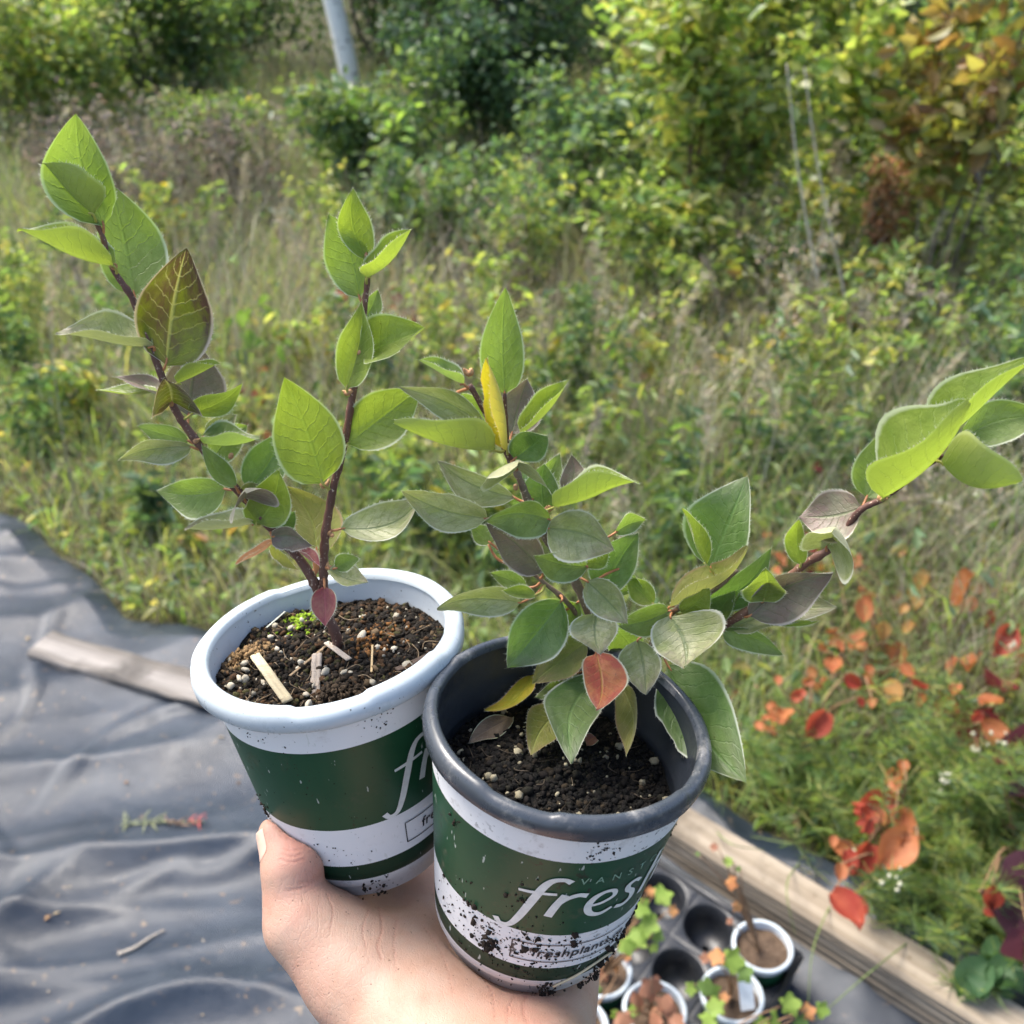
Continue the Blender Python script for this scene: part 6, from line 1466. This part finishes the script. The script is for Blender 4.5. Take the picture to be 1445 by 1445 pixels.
for (x, y), lb, rot in pot_spots:
    Mx = Matrix.Translation((x, y, 0.1205)) @ Matrix.Rotation(rot, 4, 'Z') @ Matrix.Scale(0.83, 4)
    p = make_pot('small_pot', lb, Mx, 0.0578, white_plastic, white_in, clean_print, 0, letters=False, group='small pots standing in the tray'); small.append(p)
    nr, na = 12, 40; rr2 = np.linspace(0.0, 1, nr)[:, None] * 0.0405; aa = np.linspace(0, 2 * math.pi, na, endpoint=False)[None]
    X, Y = rr2 * np.cos(aa) + x, rr2 * np.sin(aa) + y; Z = 0.1065 + 0.008 * (fbm(np.stack([X * 60, Y * 60, X * 0], -1), 4, 3) - 0.5)
    mb = MB(); mb.add(np.stack([X, Y, Z], -1).reshape(-1, 3), [(i * na + j, i * na + (j + 1) % na, (i + 1) * na + (j + 1) % na, (i + 1) * na + j) for i in range(nr - 1) for j in range(na)])
    tag(mb.build('potting_soil', soil_mid), 'brown soil in the ' + lb.replace('white rimmed ', ''), 'soil', kind='stuff')
def lobed(base, a, n, L, r):
    s = np.cross(a, n); V = [base + a * L * 0.12]; N = 26
    for k in range(N + 1):
        th = -2.6 + 5.2 * k / N; rad = L * 0.62 * (0.70 + 0.30 * math.cos(th * 2.45) ** 2 * (1.1 if abs(th) < 0.7 else 1)) * (1 + 0.05 * math.sin(th * 17)) * (1 - 0.12 * abs(th) / 2.6)
        V.append(base + a * (L * 0.42 + rad * math.cos(th) * 0.9) + s * rad * math.sin(th) + n * (0.10 * L * math.sin(th * 2.4) - 0.1 * rad))
    return np.array(V), [(0, k, k + 1) for k in range(1, N + 1)]
TL = {k: v for k, v in zip('lgob', (m_autumn('seedling_lime', (0.17, 0.27, 0.05), (0.24, 0.33, 0.07), (0.38, 0.52, 0.07)), m_autumn('seedling_green', (0.10, 0.17, 0.05), (0.15, 0.23, 0.06), (0.26, 0.4, 0.06)),
      m_autumn('seedling_bronze', (0.42, 0.16, 0.07), (0.48, 0.26, 0.10), (0.6, 0.28, 0.1)), m_autumn('seedling_brown', (0.25, 0.11, 0.07), (0.34, 0.17, 0.10), (0.4, 0.18, 0.1))))}
def tray_seedling(i, label, leaves, seed, extra=0):
    r = np.random.default_rng(seed); (x, y), _, _ = pot_spots[i]; root = empty('tray_seedling', (x, y, 0.106)); tag(root, label, 'seedling', 'seedlings in the tray of small pots')
    b = np.array([x, y, 0.100]); mb = MB()
    for (px, py, z, sz, ck) in leaves:
        p = on_ground(px, py, z); d = np.linalg.norm(p - [0, 0, CAM_H]); L = sz * d / FOC * 0.66
        n = np.array([0, -0.35, 0.8]) + r.normal(0, 0.3, 3); n /= np.linalg.norm(n); a = p - b; a[2] = 0.1 * r.normal(); a = a / (np.linalg.norm(a) + 1e-6) + r.normal(0, 0.5, 3); a -= n * (a @ n); a /= np.linalg.norm(a)
        bb = p - a * L * 0.45; V, F = lobed(bb, a, n, L, r); m2 = MB(); m2.add(V, F); m2.build('leaf', TL[ck], root)
        mb.tube(catmull([b, b + (bb - b) * 0.55 + np.append(r.normal(0, 0.006, 2), 0.012), bb], 5), np.linspace(0.0022, 0.0008, 11), 5)
    mb.build('stems', weed_stem, root)
tray_seedling(3, 'lime green seedling beside the muddy held pot', [(935, 1262, .26, 44, 'l'), (905, 1280, .26, 40, 'l'), (915, 1305, .24, 44, 'l'), (898, 1325, .22, 46, 'l'), (885, 1335, .22, 36, 'l'), (918, 1258, .28, 20, 'o'), (950, 1285, .25, 22, 'o'), (928, 1322, .22, 26, 'g'), (922, 1338, .2, 20, 'l'), (912, 1318, .21, 26, 'b')], 1)
tray_seedling(1, 'green and orange lobed seedling above the plant tag', [(1035, 1355, .19, 46, 'l'), (1012, 1350, .19, 36, 'o'), (1050, 1372, .18, 38, 'g'), (1000, 1395, .17, 44, 'g'), (1010, 1420, .16, 38, 'l'), (975, 1395, .16, 26, 'l'), (1000, 1438, .15, 36, 'l'), (995, 1352, .18, 22, 'b'), (1022, 1408, .16, 20, 'o')], 2)
tray_seedling(2, 'reddish brown seedling drooping over its pot', [(920, 1395, .16, 50, 'b'), (900, 1415, .15, 44, 'b'), (940, 1420, .15, 44, 'b'), (895, 1425, .14, 24, 'l'), (925, 1438, .14, 46, 'b'), (955, 1440, .14, 34, 'b'), (880, 1440, .14, 36, 'b'), (868, 1432, .13, 20, 'l')], 3)
tray_seedling(0, 'nearly bare twiggy seedling with few brown leaves by the beam', [(1008, 1195, .30, 18, 'b'), (1028, 1215, .28, 22, 'l'), (1042, 1226, .27, 12, 'g'), (1032, 1245, .26, 30, 'o'), (1040, 1280, .22, 22, 'o'), (1030, 1300, .2, 14, 'b'), (985, 1205, .3, 10, 'g')], 4)
tray_seedling(5, 'lime seedling poking up at the near tray edge', [(1115, 1418, .16, 40, 'l'), (1095, 1438, .15, 36, 'l'), (1140, 1428, .15, 30, 'o'), (1160, 1425, .15, 30, 'l'), (1075, 1445, .14, 30, 'l'), (1130, 1442, .14, 30, 'g')], 5)
tray_seedling(4, 'small orange seedling in shade of the wrist', [(868, 1362, .13, 30, 'o'), (850, 1375, .12, 28, 'b'), (882, 1350, .13, 22, 'o'), (840, 1395, .12, 24, 'g')], 6)
# plant tag
mb = MB(); tp = on_ground(1053, 1400, 0.13); mb.box((-0.011, -0.0006, -0.026), (0.011, 0.0006, 0.030), Matrix.Translation(tuple(tp)) @ Matrix.Rotation(0.15, 4, 'Z') @ Matrix.Rotation(R(-38), 4, 'X'))
tg = mb.build('plant_tag', simple('tag_white', (0.72, 0.74, 0.76), 0.4, 0.4, 0.1, 60), None, False); tag(tg, 'small white plastic plant tag stuck in a small pot', 'tag')
bv = tg.modifiers.new('round', 'BEVEL'); bv.width = 0.003; bv.segments = 3
# a few grass stems lying over the beam and the fabric's edge
for i, (p0, p1, p2) in enumerate([((1130, 1215), (1110, 1250), (1122, 1320)), ((1190, 1240), (1150, 1330), (1140, 1420)), ((1320, 1300), (1230, 1370), (1150, 1440)), ((1000, 1160), (1030, 1190), (1080, 1200)), ((1160, 1180), (1120, 1190), (1060, 1180))]):
    a = on_ground(*p0, 0.02); b = on_ground(*p1, 0.14); c = on_ground(*p2, 0.09); mb = MB(); mb.tube(catmull([a, b, c], 8), np.linspace(0.0016, 0.0006, 17), 5)
    tag(mb.build('arching_grass', green_stem), 'thin green grass blade arching over the wooden beam', 'grass', 'grass blades over the beam')
